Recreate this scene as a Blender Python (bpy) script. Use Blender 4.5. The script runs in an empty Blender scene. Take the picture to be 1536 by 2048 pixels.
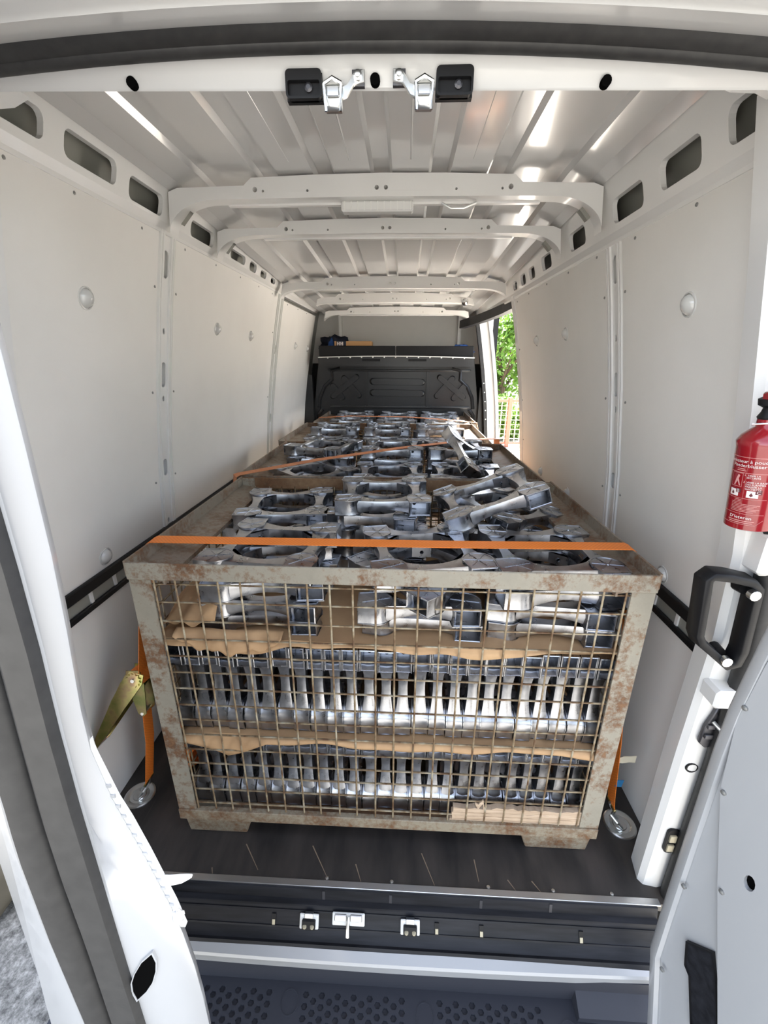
import bpy, bmesh, math, random
from mathutils import Vector, Matrix
from mathutils.geometry import tessellate_polygon

random.seed(7)
scene = bpy.context.scene
COL = scene.collection
PI = math.pi

# ------------------------------------------------------------------ camera
CAM_ROT = Matrix(((0.99892852, -0.01906212, 0.04217159),
                  (0.04612217, 0.33493478, -0.94111181),
                  (0.00381486, 0.94204848, 0.33545509)))
cam_data = bpy.data.cameras.new('camera')
cam_data.sensor_fit = 'HORIZONTAL'
cam_data.sensor_width = 36.0
cam_data.lens = 857.0 / 1536.0 * 36.0
cam_data.clip_start = 0.02
cam_data.clip_end = 300
cam = bpy.data.objects.new('camera', cam_data)
cam.matrix_world = Matrix.Translation((0, 0, 1.44)) @ CAM_ROT.to_4x4()
COL.objects.link(cam)
scene.camera = cam

# ------------------------------------------------------------------ sky, sun, exposure
world = bpy.data.worlds.new('sky')
scene.world = world
world.use_nodes = True
wn = world.node_tree.nodes
wl = world.node_tree.links
bg = wn['Background']
sky = wn.new('ShaderNodeTexSky')
sky.sky_type = 'NISHITA'
sky.sun_disc = False
sky.sun_elevation = math.radians(52)
sky.sun_rotation = math.radians(36)
sky.air_density = 1.0
sky.dust_density = 2.5
sky.ozone_density = 1.0
hsv = wn.new('ShaderNodeHueSaturation')
hsv.inputs['Saturation'].default_value = 0.55
wl.new(sky.outputs[0], hsv.inputs['Color'])
wl.new(hsv.outputs[0], bg.inputs['Color'])
bg.inputs['Strength'].default_value = 0.34

sun_data = bpy.data.lights.new('sun', 'SUN')
sun_data.energy = 18.0
sun_data.angle = math.radians(0.6)
sun_data.color = (1.0, 0.94, 0.85)
sun = bpy.data.objects.new('sun', sun_data)
# light travels from front right of the van, high
sun_dir = Vector((-0.36, -0.50, -0.79))
sun.rotation_euler = sun_dir.to_track_quat('-Z', 'Y').to_euler()
sun.location = (6, 4, 9)
COL.objects.link(sun)

vs = scene.view_settings
vs.view_transform = 'Standard'
vs.look = 'None'
vs.gamma = 1.0
vs.use_curve_mapping = False
vs.exposure = 1.58
scene.cycles.max_bounces = 10
scene.cycles.diffuse_bounces = 7
scene.cycles.glossy_bounces = 4

# ------------------------------------------------------------------ materials
MATS = {}
def mat(name, col, rough=0.5, metal=0.0, spec=0.5, coat=0.0):
    m = bpy.data.materials.new(name)
    m.use_nodes = True
    b = m.node_tree.nodes['Principled BSDF']
    b.inputs['Base Color'].default_value = (*col, 1)
    b.inputs['Roughness'].default_value = rough
    b.inputs['Metallic'].default_value = metal
    b.inputs['Specular IOR Level'].default_value = spec
    b.inputs['Coat Weight'].default_value = coat
    b.inputs['Coat Roughness'].default_value = 0.08
    MATS[name] = m
    return m

def nodes(m):
    return m.node_tree.nodes, m.node_tree.links, m.node_tree.nodes['Principled BSDF']

def noise(n, l, scale, detail=4, coord='pos', rough=0.55, stretch=None):
    t = n.new('ShaderNodeTexNoise')
    t.inputs['Scale'].default_value = scale
    t.inputs['Detail'].default_value = detail
    t.inputs['Roughness'].default_value = rough
    if coord == 'pos':
        g = n.new('ShaderNodeNewGeometry'); src = g.outputs['Position']
    else:
        g = n.new('ShaderNodeTexCoord'); src = g.outputs['Object']
    if stretch:
        mp = n.new('ShaderNodeMapping'); mp.inputs['Scale'].default_value = stretch
        l.new(src, mp.inputs['Vector']); src = mp.outputs[0]
    l.new(src, t.inputs['Vector'])
    return t

def ramp(n, l, src, stops):
    r = n.new('ShaderNodeValToRGB')
    el = r.color_ramp.elements
    while len(el) < len(stops):
        el.new(0.5)
    for e, (p, c) in zip(el, stops):
        e.position = p
        e.color = (*c, 1) if len(c) == 3 else c
    l.new(src, r.inputs[0])
    return r

def bump(n, l, b, src, strength=0.2, dist=0.002):
    bp = n.new('ShaderNodeBump')
    bp.inputs['Strength'].default_value = strength
    bp.inputs['Distance'].default_value = dist
    l.new(src, bp.inputs['Height'])
    l.new(bp.outputs[0], b.inputs['Normal'])

# painted van metal
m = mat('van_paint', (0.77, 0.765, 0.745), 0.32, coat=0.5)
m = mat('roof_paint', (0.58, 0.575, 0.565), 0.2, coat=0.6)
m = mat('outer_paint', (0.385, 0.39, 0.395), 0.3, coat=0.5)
m = mat('frame_paint', (0.54, 0.54, 0.535), 0.3, coat=0.5)  # same body white as outer_paint, lightened in colour to suit the light here
m = mat('cavity_metal', (0.26, 0.26, 0.23), 0.4)
# wall boards
m = mat('board', (0.62, 0.60, 0.56), 0.55)
n, l, b = nodes(m)
t = noise(n, l, 3.0, 5); r = ramp(n, l, t.outputs[0], [(0.3, (0.74, 0.725, 0.69)), (0.7, (0.79, 0.775, 0.74))])
l.new(r.outputs[0], b.inputs['Base Color'])
t2 = noise(n, l, 180, 2); bump(n, l, b, t2.outputs[0], 0.12, 0.001)
# floor
m = mat('ply_floor', (0.035, 0.03, 0.027), 0.5)
n, l, b = nodes(m)
t = noise(n, l, 14, 6, stretch=(1, 0.25, 1)); r = ramp(n, l, t.outputs[0], [(0.35, (0.020, 0.018, 0.017)), (0.7, (0.055, 0.046, 0.040))])
t3 = noise(n, l, 40, 3, stretch=(1, 0.03, 1)); r3 = ramp(n, l, t3.outputs[0], [(0.72, (0, 0, 0)), (0.78, (1, 1, 1))])
mx = n.new('ShaderNodeMix'); mx.data_type = 'RGBA'
l.new(r3.outputs[0], mx.inputs[0]); l.new(r.outputs[0], mx.inputs[6]); mx.inputs[7].default_value = (0.14, 0.11, 0.085, 1)
l.new(mx.outputs[2], b.inputs['Base Color'])
bump(n, l, b, t.outputs[0], 0.15, 0.001)
m = mat('scratch', (0.24, 0.18, 0.12), 0.7)
# rubber and plastics
m = mat('rubber', (0.035, 0.035, 0.037), 0.55)
n, l, b = nodes(m)
t = noise(n, l, 60, 4); r = ramp(n, l, t.outputs[0], [(0.3, (0.016, 0.016, 0.0165)), (0.75, (0.030, 0.0295, 0.029))]); l.new(r.outputs[0], b.inputs['Base Color'])
m = mat('black_plastic', (0.008, 0.008, 0.009), 0.45, spec=0.25)
m = mat('sill_plastic', (0.014, 0.015, 0.019), 0.5, spec=0.25)
n, l, b = nodes(m)
t = noise(n, l, 60, 3, stretch=(0.1, 1, 1)); r = ramp(n, l, t.outputs[0], [(0.35, (0.007, 0.0075, 0.0095)), (0.75, (0.020, 0.021, 0.026))]); l.new(r.outputs[0], b.inputs['Base Color'])
m = m = mat('void_black', (0.003, 0.003, 0.003), 0.95, spec=0.0)  # not a plastic: black painted in for the shade inside openings
m = mat('bumper_plastic', (0.036, 0.038, 0.048), 0.5, spec=0.3)
m = mat('bulkhead_plastic', (0.018, 0.018, 0.019), 0.28)
m = mat('white_plastic', (0.75, 0.75, 0.72), 0.4)
m = mat('cap_plastic', (0.60, 0.60, 0.58), 0.12, coat=0.6)
m = mat('rivet_metal', (0.28, 0.28, 0.27), 0.4, 0.6)
m = mat('beige_plastic', (0.45, 0.40, 0.28), 0.5)
# metals
m = mat('aluminium', (0.70, 0.71, 0.73), 0.30, 1.0)
n, l, b = nodes(m)
t = noise(n, l, 30, 4, 'obj'); r = ramp(n, l, t.outputs[0], [(0.3, (0.22, 0.22, 0.22)), (0.75, (0.44, 0.44, 0.44))]); l.new(r.outputs[0], b.inputs['Roughness'])
r2 = ramp(n, l, t.outputs[0], [(0.3, (0.34, 0.35, 0.375)), (0.7, (0.52, 0.53, 0.56))]); l.new(r2.outputs[0], b.inputs['Base Color'])
t2 = noise(n, l, 220, 2, 'obj'); bump(n, l, b, t2.outputs[0], 0.10, 0.0008)
m = mat('chrome', (0.75, 0.76, 0.76), 0.15, 1.0)
m = mat('zinc', (0.72, 0.73, 0.72), 0.28, 1.0)
m = mat('yellow_zinc', (0.42, 0.38, 0.16), 0.28, 1.0)
n, l, b = nodes(m)
t = noise(n, l, 20, 3); r = ramp(n, l, t.outputs[0], [(0.35, (0.34, 0.36, 0.13)), (0.55, (0.52, 0.44, 0.20)), (0.7, (0.40, 0.26, 0.18))]); l.new(r.outputs[0], b.inputs['Base Color'])
m = mat('dark_metal', (0.10, 0.10, 0.11), 0.4, 0.8)
m = mat('strip_metal', (0.60, 0.60, 0.60), 0.35, 1.0)
# rusty crate paint
def rusty(name, paint, lo, hi):
    m = mat(name, paint, 0.6)
    n, l, b = nodes(m)
    t = noise(n, l, 6.5, 10, rough=0.72)
    t2 = noise(n, l, 60, 6, rough=0.7)
    mul = n.new('ShaderNodeMath'); mul.operation = 'MULTIPLY_ADD'
    l.new(t2.outputs[0], mul.inputs[0]); mul.inputs[1].default_value = 0.55
    l.new(t.outputs[0], mul.inputs[2])
    rust = ramp(n, l, t2.outputs[0], [(0.3, (0.05, 0.026, 0.013)), (0.55, (0.135, 0.062, 0.025)), (0.75, (0.22, 0.115, 0.05))])
    pt = ramp(n, l, t.outputs[0], [(0.25, tuple(c * 0.75 for c in paint)), (0.6, paint)])
    f = ramp(n, l, mul.outputs[0], [(lo, (0, 0, 0)), (hi, (1, 1, 1))])
    mx = n.new('ShaderNodeMix'); mx.data_type = 'RGBA'
    l.new(f.outputs[0], mx.inputs[0]); l.new(pt.outputs[0], mx.inputs[6]); l.new(rust.outputs[0], mx.inputs[7])
    l.new(mx.outputs[2], b.inputs['Base Color'])
    bump(n, l, b, t2.outputs[0], 0.35, 0.0015)
    return m
rusty('rusty_paint', (0.30, 0.27, 0.21), 0.745, 0.90)
rusty('rusty_low', (0.30, 0.255, 0.18), 0.70, 0.90)
rusty('rusty_flange', (0.25, 0.21, 0.16), 0.71, 0.90)
rusty('rust_heavy', (0.28, 0.17, 0.085), 0.62, 0.88)
rusty('pale_crate', (0.46, 0.46, 0.42), 0.92, 1.0)
m = mat('wire', (0.22, 0.16, 0.10), 0.55, 0.3)
n, l, b = nodes(m)
t = noise(n, l, 26, 5); r = ramp(n, l, t.outputs[0], [(0.36, (0.13, 0.07, 0.035)), (0.5, (0.26, 0.19, 0.11)), (0.66, (0.42, 0.37, 0.27))]); l.new(r.outputs[0], b.inputs['Base Color'])
# webbing
def webbing(name, col):
    m = mat(name, col, 0.6)
    n, l, b = nodes(m)
    g = n.new('ShaderNodeNewGeometry')
    w = n.new('ShaderNodeTexChecker'); w.inputs['Scale'].default_value = 190
    w.inputs['Color1'].default_value = (*col, 1); w.inputs['Color2'].default_value = (col[0] * 0.86, col[1] * 0.82, col[2] * 0.8, 1)
    l.new(g.outputs['Position'], w.inputs['Vector']); l.new(w.outputs[0], b.inputs['Base Color'])
    bump(n, l, b, w.outputs['Fac'], 0.5, 0.0015)
webbing('orange_web', (0.90, 0.24, 0.03))
webbing('faded_web', (0.62, 0.24, 0.10))
# paper and card
m = mat('kraft', (0.46, 0.28, 0.14), 0.75)
n, l, b = nodes(m)
t = noise(n, l, 9, 5); r = ramp(n, l, t.outputs[0], [(0.3, (0.40, 0.24, 0.12)), (0.7, (0.52, 0.33, 0.17))]); l.new(r.outputs[0], b.inputs['Base Color']); bump(n, l, b, t.outputs[0], 0.4, 0.006)
m = mat('card', (0.50, 0.36, 0.24), 0.8)
n, l, b = nodes(m)
t = noise(n, l, 30, 4, stretch=(0.2, 1, 6)); r = ramp(n, l, t.outputs[0], [(0.3, (0.36, 0.25, 0.16)), (0.7, (0.58, 0.44, 0.31))]); l.new(r.outputs[0], b.inputs['Base Color'])
m = mat('tag_paper', (0.72, 0.66, 0.50), 0.7)
m = mat('box_card', (0.50, 0.28, 0.12), 0.7)
m = mat('blue_cloth', (0.02, 0.08, 0.28), 0.8)
m = mat('navy_cloth', (0.012, 0.016, 0.035), 0.85)
m = mat('blue_tape', (0.02, 0.16, 0.35), 0.5)
# extinguisher
m = mat('red_enamel', (0.25, 0.004, 0.010), 0.18, coat=0.7)
m = mat('print_white', (0.75, 0.68, 0.66), 0.5)
m = mat('print_pale', (0.62, 0.30, 0.28), 0.5)
m = mat('print_dark', (0.10, 0.01, 0.015), 0.5)
m = mat('yellow', (0.80, 0.72, 0.05), 0.4)
m = mat('pink_tag', (0.62, 0.22, 0.55), 0.5)
m = mat('lamp_glass', (0.75, 0.75, 0.73), 0.15, coat=0.5)
# outside
m = mat('asphalt', (0.15, 0.145, 0.135), 0.9)
n, l, b = nodes(m)
t = noise(n, l, 32, 6, rough=0.8); r = ramp(n, l, t.outputs[0], [(0.36, (0.06, 0.058, 0.054)), (0.5, (0.18, 0.175, 0.163)), (0.66, (0.36, 0.35, 0.325))]); l.new(r.outputs[0], b.inputs['Base Color']); bump(n, l, b, t.outputs[0], 0.8, 0.01)
m = mat('paving', (0.66, 0.62, 0.56), 0.9)
m = mat('stone', (0.10, 0.085, 0.06), 0.8)
m = mat('bark', (0.10, 0.07, 0.045), 0.9)
for nm, c in (('leaf_light', (0.11, 0.22, 0.03)), ('leaf_mid', (0.06, 0.15, 0.025)), ('leaf_dark', (0.035, 0.09, 0.02))):
    m = mat(nm, c, 0.6)
    n, l, b = nodes(m)
    t = noise(n, l, 3, 3); r = ramp(n, l, t.outputs[0], [(0.3, tuple(x * 0.6 for x in c)), (0.7, tuple(x * 1.35 for x in c))]); l.new(r.outputs[0], b.inputs['Base Color'])
    tr = n.new('ShaderNodeBsdfTranslucent'); tr.inputs[0].default_value = (c[0] * 1.6, c[1] * 1.5, c[2], 1)
    ms = n.new('ShaderNodeMixShader'); ms.inputs[0].default_value = 0.35
    out = n['Material Output']
    l.new(b.outputs[0], ms.inputs[1]); l.new(tr.outputs[0], ms.inputs[2]); l.new(ms.outputs[0], out.inputs['Surface'])
m = mat('fence_red', (0.42, 0.13, 0.08), 0.6)
m = mat('fence_pale', (0.55, 0.50, 0.36), 0.6)
m = mat('mirror_black', (0.010, 0.010, 0.011), 0.3)
m = mat('tail_red', (0.35, 0.01, 0.015), 0.2, coat=0.6)

# ------------------------------------------------------------------ mesh helpers
class MB:
    def __init__(self):
        self.v = []; self.f = []; self.mi = []
    def add(self, vs, fs, mi=0):
        o = len(self.v)
        self.v.extend([tuple(p) for p in vs])
        for f in fs:
            self.f.append(tuple(i + o for i in f)); self.mi.append(mi)
        return self
    def box(self, a, b, mi=0):
        x0, y0, z0 = a; x1, y1, z1 = b
        return self.add([(x0, y0, z0), (x1, y0, z0), (x1, y1, z0), (x0, y1, z0), (x0, y0, z1), (x1, y0, z1), (x1, y1, z1), (x0, y1, z1)],
                        [(0, 3, 2, 1), (4, 5, 6, 7), (0, 1, 5, 4), (1, 2, 6, 5), (2, 3, 7, 6), (3, 0, 4, 7)], mi)
    def obox(self, c, ax, ay, az, mi=0):
        c = Vector(c); ax = Vector(ax); ay = Vector(ay); az = Vector(az)
        vs = [c + sx * ax + sy * ay + sz * az for sz in (-1, 1) for sx, sy in ((-1, -1), (1, -1), (1, 1), (-1, 1))]
        return self.add(vs, [(0, 3, 2, 1), (4, 5, 6, 7), (0, 1, 5, 4), (1, 2, 6, 5), (2, 3, 7, 6), (3, 0, 4, 7)], mi)
    def prism(self, poly, f, d0, d1, caps=True, mi=0):
        """poly of (s,t); f(s,t,d) -> xyz; extruded from d0 to d1."""
        n = len(poly)
        vs = [f(s, t, d0) for s, t in poly] + [f(s, t, d1) for s, t in poly]
        fs = [(i, (i + 1) % n, (i + 1) % n + n, i + n) for i in range(n)]
        if caps:
            tris = tessellate_polygon([[Vector((s, t, 0)) for s, t in poly]])
            fs += [tuple(q) for q in tris] + [tuple(i + n for i in q) for q in tris]
        return self.add(vs, fs, mi)
    def loft(self, secs, close=True, caps=True, mi=0):
        k = len(secs[0]); vs = [p for s in secs for p in s]; fs = []
        for a in range(len(secs) - 1):
            for i in range(k if close else k - 1):
                j = (i + 1) % k
                fs.append((a * k + i, a * k + j, (a + 1) * k + j, (a + 1) * k + i))
        if caps and close:
            fs.append(tuple(range(k))); fs.append(tuple((len(secs) - 1) * k + i for i in range(k)))
        return self.add(vs, fs, mi)
    def tube(self, pts, r, n=8, mi=0, closed=False):
        pts = [Vector(p) for p in pts]; secs = []
        up = Vector((0, 0, 1))
        N = len(pts)
        for i, p in enumerate(pts):
            if closed: d = pts[(i + 1) % N] - pts[i - 1]
            else: d = pts[min(i + 1, N - 1)] - pts[max(i - 1, 0)]
            d.normalize()
            s = d.cross(up)
            if s.length < 0.05: s = d.cross(Vector((1, 0, 0)))
            s.normalize(); t = s.cross(d)
            rr = r[i] if isinstance(r, (list, tuple)) else r
            secs.append([p + s * math.cos(2 * PI * k / n) * rr + t * math.sin(2 * PI * k / n) * rr for k in range(n)])
        if closed: secs.append(secs[0])
        return self.loft(secs, caps=not closed, mi=mi)
    def lathe(self, prof, c, n=24, mi=0, axis='z'):
        secs = []
        for r, h in prof:
            ring = []
            for k in range(n):
                a = 2 * PI * k / n
                x, y = r * math.cos(a), r * math.sin(a)
                if axis == 'z': p = (c[0] + x, c[1] + y, c[2] + h)
                elif axis == 'x': p = (c[0] + h, c[1] + x, c[2] + y)
                else: p = (c[0] + x, c[1] + h, c[2] + y)
                ring.append(p)
            secs.append(ring)
        return self.loft(secs, mi=mi)
    def plate(self, outer, holes, f, depth, back=False, mi=0):
        """flat outline with holes; f(s,t,d); walls of holes and rim go to depth."""
        loops = [outer] + holes
        flat = [p for lp in loops for p in lp]
        tris = tessellate_polygon([[Vector((s, t, 0)) for s, t in lp] for lp in loops])
        self.add([f(s, t, 0) for s, t in flat], [tuple(q) for q in tris], mi)
        if back:
            self.add([f(s, t, depth) for s, t in flat], [tuple(q) for q in tris], mi)
        for lp in loops:
            n = len(lp)
            self.add([f(s, t, 0) for s, t in lp] + [f(s, t, depth) for s, t in lp],
                     [(i, (i + 1) % n, (i + 1) % n + n, i + n) for i in range(n)], mi)
        return self
    def grid(self, f, nu, nv, mi=0):
        vs = [f(i / nu, j / nv) for j in range(nv + 1) for i in range(nu + 1)]
        fs = [(j * (nu + 1) + i, j * (nu + 1) + i + 1, (j + 1) * (nu + 1) + i + 1, (j + 1) * (nu + 1) + i) for j in range(nv) for i in range(nu)]
        return self.add(vs, fs, mi)
    def mesh(self, name, mats, smooth=35, recalc=True, bevel=0.0, weld=True):
        me = bpy.data.meshes.new(name)
        me.from_pydata(self.v, [], self.f)
        mats = mats if isinstance(mats, (list, tuple)) else [mats]
        for m in mats: me.materials.append(MATS[m])
        if len(mats) > 1:
            me.polygons.foreach_set('material_index', self.mi)
        bm = bmesh.new(); bm.from_mesh(me)
        if weld: bmesh.ops.remove_doubles(bm, verts=bm.verts, dist=1e-5)
        if recalc: bmesh.ops.recalc_face_normals(bm, faces=bm.faces)
        if bevel > 0:
            es = [e for e in bm.edges if len(e.link_faces) == 2 and e.calc_face_angle(0) > 0.6]
            bmesh.ops.bevel(bm, geom=es, offset=bevel, segments=1, affect='EDGES', profile=0.5, clamp_overlap=True)
        bm.to_mesh(me); bm.free()
        if smooth:
            me.polygons.foreach_set('use_smooth', [True] * len(me.polygons))
            me.set_sharp_from_angle(angle=math.radians(smooth))
        me.update()
        return me
    def build(self, name, mats, parent=None, **kw):
        return link(name, self.mesh(name, mats, **kw), parent)

def link(name, me, parent=None, loc=None, keep=True):
    o = bpy.data.objects.new(name, me)
    COL.objects.link(o)
    if loc is not None: o.location = loc
    if parent is not None:
        o.parent = parent
        if keep:
            o.matrix_parent_inverse = parent.matrix_basis.inverted()
    return o

def tag(o, label=None, cat=None, group=None, kind=None):
    if label: o['label'] = label
    if cat: o['category'] = cat
    if group: o['group'] = group
    if kind: o['kind'] = kind
    return o

def empty(name, loc=(0, 0, 0), rot=None):
    o = bpy.data.objects.new(name, None)
    o.empty_display_size = 0.05
    o.location = loc
    if rot: o.rotation_euler = rot
    COL.objects.link(o)
    return o

def struct(name, mb, mats, label=None, cat=None, **kw):
    o = mb.build(name, mats, **kw)
    return tag(o, label, cat, kind='structure')

def rrect(x0, x1, y0, y1, r, n=4):
    pts = []
    for cx, cy, a0 in ((x1 - r, y1 - r, 0), (x0 + r, y1 - r, 90), (x0 + r, y0 + r, 180), (x1 - r, y0 + r, 270)):
        for k in range(n + 1):
            a = math.radians(a0 + 90 * k / n)
            pts.append((cx + r * math.cos(a), cy + r * math.sin(a)))
    return pts

def circ(cx, cy, r, n=12, ry=None):
    ry = ry or r
    return [(cx + r * math.cos(2 * PI * k / n), cy + ry * math.sin(2 * PI * k / n)) for k in range(n)]

def lerp(x, xs, ys):
    if x <= xs[0]: return ys[0]
    for a in range(len(xs) - 1):
        if x <= xs[a + 1]:
            t = (x - xs[a]) / (xs[a + 1] - xs[a]); return ys[a] + t * (ys[a + 1] - ys[a])
    return ys[-1]

# ------------------------------------------------------------------ van shell
XC = -0.083
PZ = [-1, 0.76, 1.05, 1.35, 1.62, 1.81, 1.95, 2.2]
PO = [0, 0, 0.03, 0.075, 0.125, 0.165, 0.205, 0.27]
def hw(z): return 0.887 - lerp(z, PZ, PO)
def wx(side, z, d=0.0): return XC + side * (hw(z) + d)
Y0, Y1 = 0.80, 4.20          # floor ends
RY = [0.7, 1.594, 1.96, 2.9, 3.4, 4.1, 4.6]
RZ = [1.985, 1.982, 1.962, 1.915, 1.898, 1.875, 1.865]
def roofz(y): return lerp(y, RY, RZ)
PTOP = {-1: 1.832, 1: 1.786}

# floor board with hidden thickness
mb = MB().box((wx(-1, 0.0), Y0, -0.03), (wx(1, 0.0), Y1 + 0.3, 0.0))
floor = struct('floor', mb, 'ply_floor', 'dark scratched plywood load floor of the van', 'floor')
# scratches worn into the floor near the sill
sc_mb_specs = [(-0.47, 0.90, -0.41, 0.83), (-0.26, 0.905, -0.20, 0.82), (0.08, 0.90, 0.115, 0.815), (-0.55, 0.83, -0.54, 0.81), (0.33, 0.84, 0.35, 0.81), (-0.12, 0.86, -0.10, 0.815), (0.24, 0.89, 0.245, 0.83), (0.40, 0.84, 0.42, 0.812)]
for x0, y0, x1, y1 in sc_mb_specs:
    d = Vector((x1 - x0, y1 - y0, 0)); s = Vector((-d.y, d.x, 0)).normalized() * 0.0016
    p = Vector((x0, y0, 0.0004)); q = Vector((x1, y1, 0.0004))
    MB().add([p - s, q - s * 0.4, q + s * 0.4, p + s], [(0, 1, 2, 3)]).build('scratch', 'scratch', floor, smooth=None)

# outer skins of the side walls
def skin(side, segs):
    mb = MB()
    zs = [-0.05, 0.4, 0.76, 1.05, 1.35, 1.62, 1.81, 1.95, 2.02]
    for (ya, yb, za, zb) in segs:
        zz = [za] + [z for z in zs if za < z < zb] + [zb]
        secs = []
        for z in zz:
            secs.append([(wx(side, z, 0.045), ya, z), (wx(side, z, 0.045), yb, z), (wx(side, z, 0.075), yb, z), (wx(side, z, 0.075), ya, z)])
        mb.loft(secs)
    return mb
wall_left = struct('wall_left', skin(-1, [(0.78, 4.75, -0.05, 2.02)]), 'cavity_metal', 'left side of the van body behind the pale boards', 'wall', smooth=None)
wall_right = struct('wall_right', skin(1, [(0.78, 2.93, -0.05, 2.02), (2.93, 4.16, 1.80, 2.02), (4.16, 4.75, -0.05, 2.02)]), 'cavity_metal', 'right side of the van body behind the pale boards', 'wall', smooth=None)

def board(side, ya, yb, za, zb, parent, rivets=(), caps=(), name='panel', notch=None):
    mb = MB()
    zz = [za] + [z for z in (0.4, 0.76, 0.9, 1.05, 1.2, 1.35, 1.48, 1.62, 1.72) if za < z < zb] + [zb]
    secs = [[(wx(side, z, 0), ya, z), (wx(side, z, 0), yb, z), (wx(side, z, 0.008), yb, z), (wx(side, z, 0.008), ya, z)] for z in zz]
    mb.loft(secs)
    o = mb.build(name, 'board', parent, smooth=20)
    for (y, z) in rivets:
        r = MB().lathe([(0.0045, 0.0), (0.0042, 0.0022), (0.002, 0.0034)], (0, 0, 0), 8, axis='x')
        for i, v in enumerate(r.v): r.v[i] = (wx(side, z) - side * v[0], y + v[1], z + v[2])
        r.build('rivet', 'rivet_metal', o)
    for (y, z, rad) in caps:
        sl = (hw(z + 0.05) - hw(z - 0.05)) / 0.1 * side
        def f(h, yy, zz2): return (wx(side, z) + sl * zz2 - side * h, y + yy, z + zz2)
        c = MB()
        rings = [(rad * 1.08, 0.0), (rad * 1.06, 0.0025), (rad * 0.94, 0.003), (rad * 0.92, -0.001), (rad * 0.86, 0.004), (rad * 0.62, 0.012), (rad * 0.3, 0.0165), (0.0008, 0.0175)]
        c.loft([[f(h, rr * math.cos(2 * PI * k / 20), rr * math.sin(2 * PI * k / 20)) for k in range(20)] for rr, h in rings])
        c.build('plug_cap', 'cap_plastic', o)
    return o

RZL = (0.700, 0.790)      # lashing rail band on the walls
def z_edge(y0, y1, n): return [y0 + (y1 - y0) * k / (n - 1) for k in range(n)]
# left boards
P = PTOP[-1]
board(-1, 0.90, 1.570, RZL[1], P, wall_left, [(1.193, 1.815), (1.475, 1.812), (1.555, 1.665), (1.545, 1.325), (1.545, 0.99), (1.00, 1.815)], [(1.225, 1.590, 0.027), (1.224, 0.832, 0.027)])
board(-1, 0.90, 4.16, 0.0, RZL[0], wall_left)
board(-1, 1.680, 2.955, RZL[1], P, wall_left, [(1.745, 1.812), (2.015, 1.812), (2.30, 1.812), (2.575, 1.812), (2.83, 1.81), (1.695, 1.66), (1.692, 1.32), (1.692, 0.99), (2.93, 1.6), (2.93, 1.2)], [(2.073, 1.567, 0.025), (2.523, 1.559, 0.025)])
board(-1, 3.10, 4.16, RZL[1], P - 0.03, wall_left, [(3.2, 1.79), (3.5, 1.79), (3.8, 1.79)], [(3.553, 1.536, 0.025), (4.00, 1.527, 0.025)])
# right boards
P = PTOP[1]
board(1, 0.885, 1.520, RZL[1], P, wall_right, [(1.167, 1.77), (1.44, 1.768), (1.505, 1.64), (1.50, 1.308), (1.505, 0.985)], [(1.186, 1.568, 0.027), (1.205, 0.826, 0.025)])
board(1, 0.885, 2.90, 0.0, RZL[0], wall_right)
board(1, 1.635, 2.86, RZL[1], P, wall_right, [(1.698, 1.77), (1.969, 1.77), (2.246, 1.77), (2.55, 1.77), (2.80, 1.76), (1.65, 1.64), (1.648, 1.309), (1.65, 0.977), (2.84, 1.5), (2.84, 1.2), (2.84, 0.95)], [(2.036, 1.546, 0.025), (2.470, 1.535, 0.025), (2.02, 0.835, 0.025), (2.45, 0.835, 0.025)])

# lashing rails: dark strips with grey slotted face between
def lash_rail(side, ya, yb, parent):
    root = MB()
    z0, z1 = RZL
    x = lambda d: XC + side * (0.887 + d)
    root.box((min(x(-0.001), x(0.012)), ya, z0), (max(x(-0.001), x(0.012)), yb, z1))
    o = root.build('lashing_rail', 'cavity_metal', parent)
    for za, zb, pr in ((z1 - 0.032, z1 + 0.004, 0.016), (z0 - 0.004, z0 + 0.016, 0.013)):
        MB().box((min(x(-pr), x(0.0)), ya, za), (max(x(-pr), x(0.0)), yb, zb)).build('rail_bar', 'black_plastic', o, bevel=0.003)
    y = ya + 0.08
    while y < yb - 0.05:
        MB().box((min(x(-0.006), x(0.0)), y, z0 + 0.016), (max(x(-0.006), x(0.0)), y + 0.012, z1 - 0.032)).build('slot_web', 'van_paint', o, smooth=None)
        y += 0.115
    return o
lash_rail(-1, 0.93, 4.15, wall_left)
lash_rail(1, 0.90, 2.90, wall_right)

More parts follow.
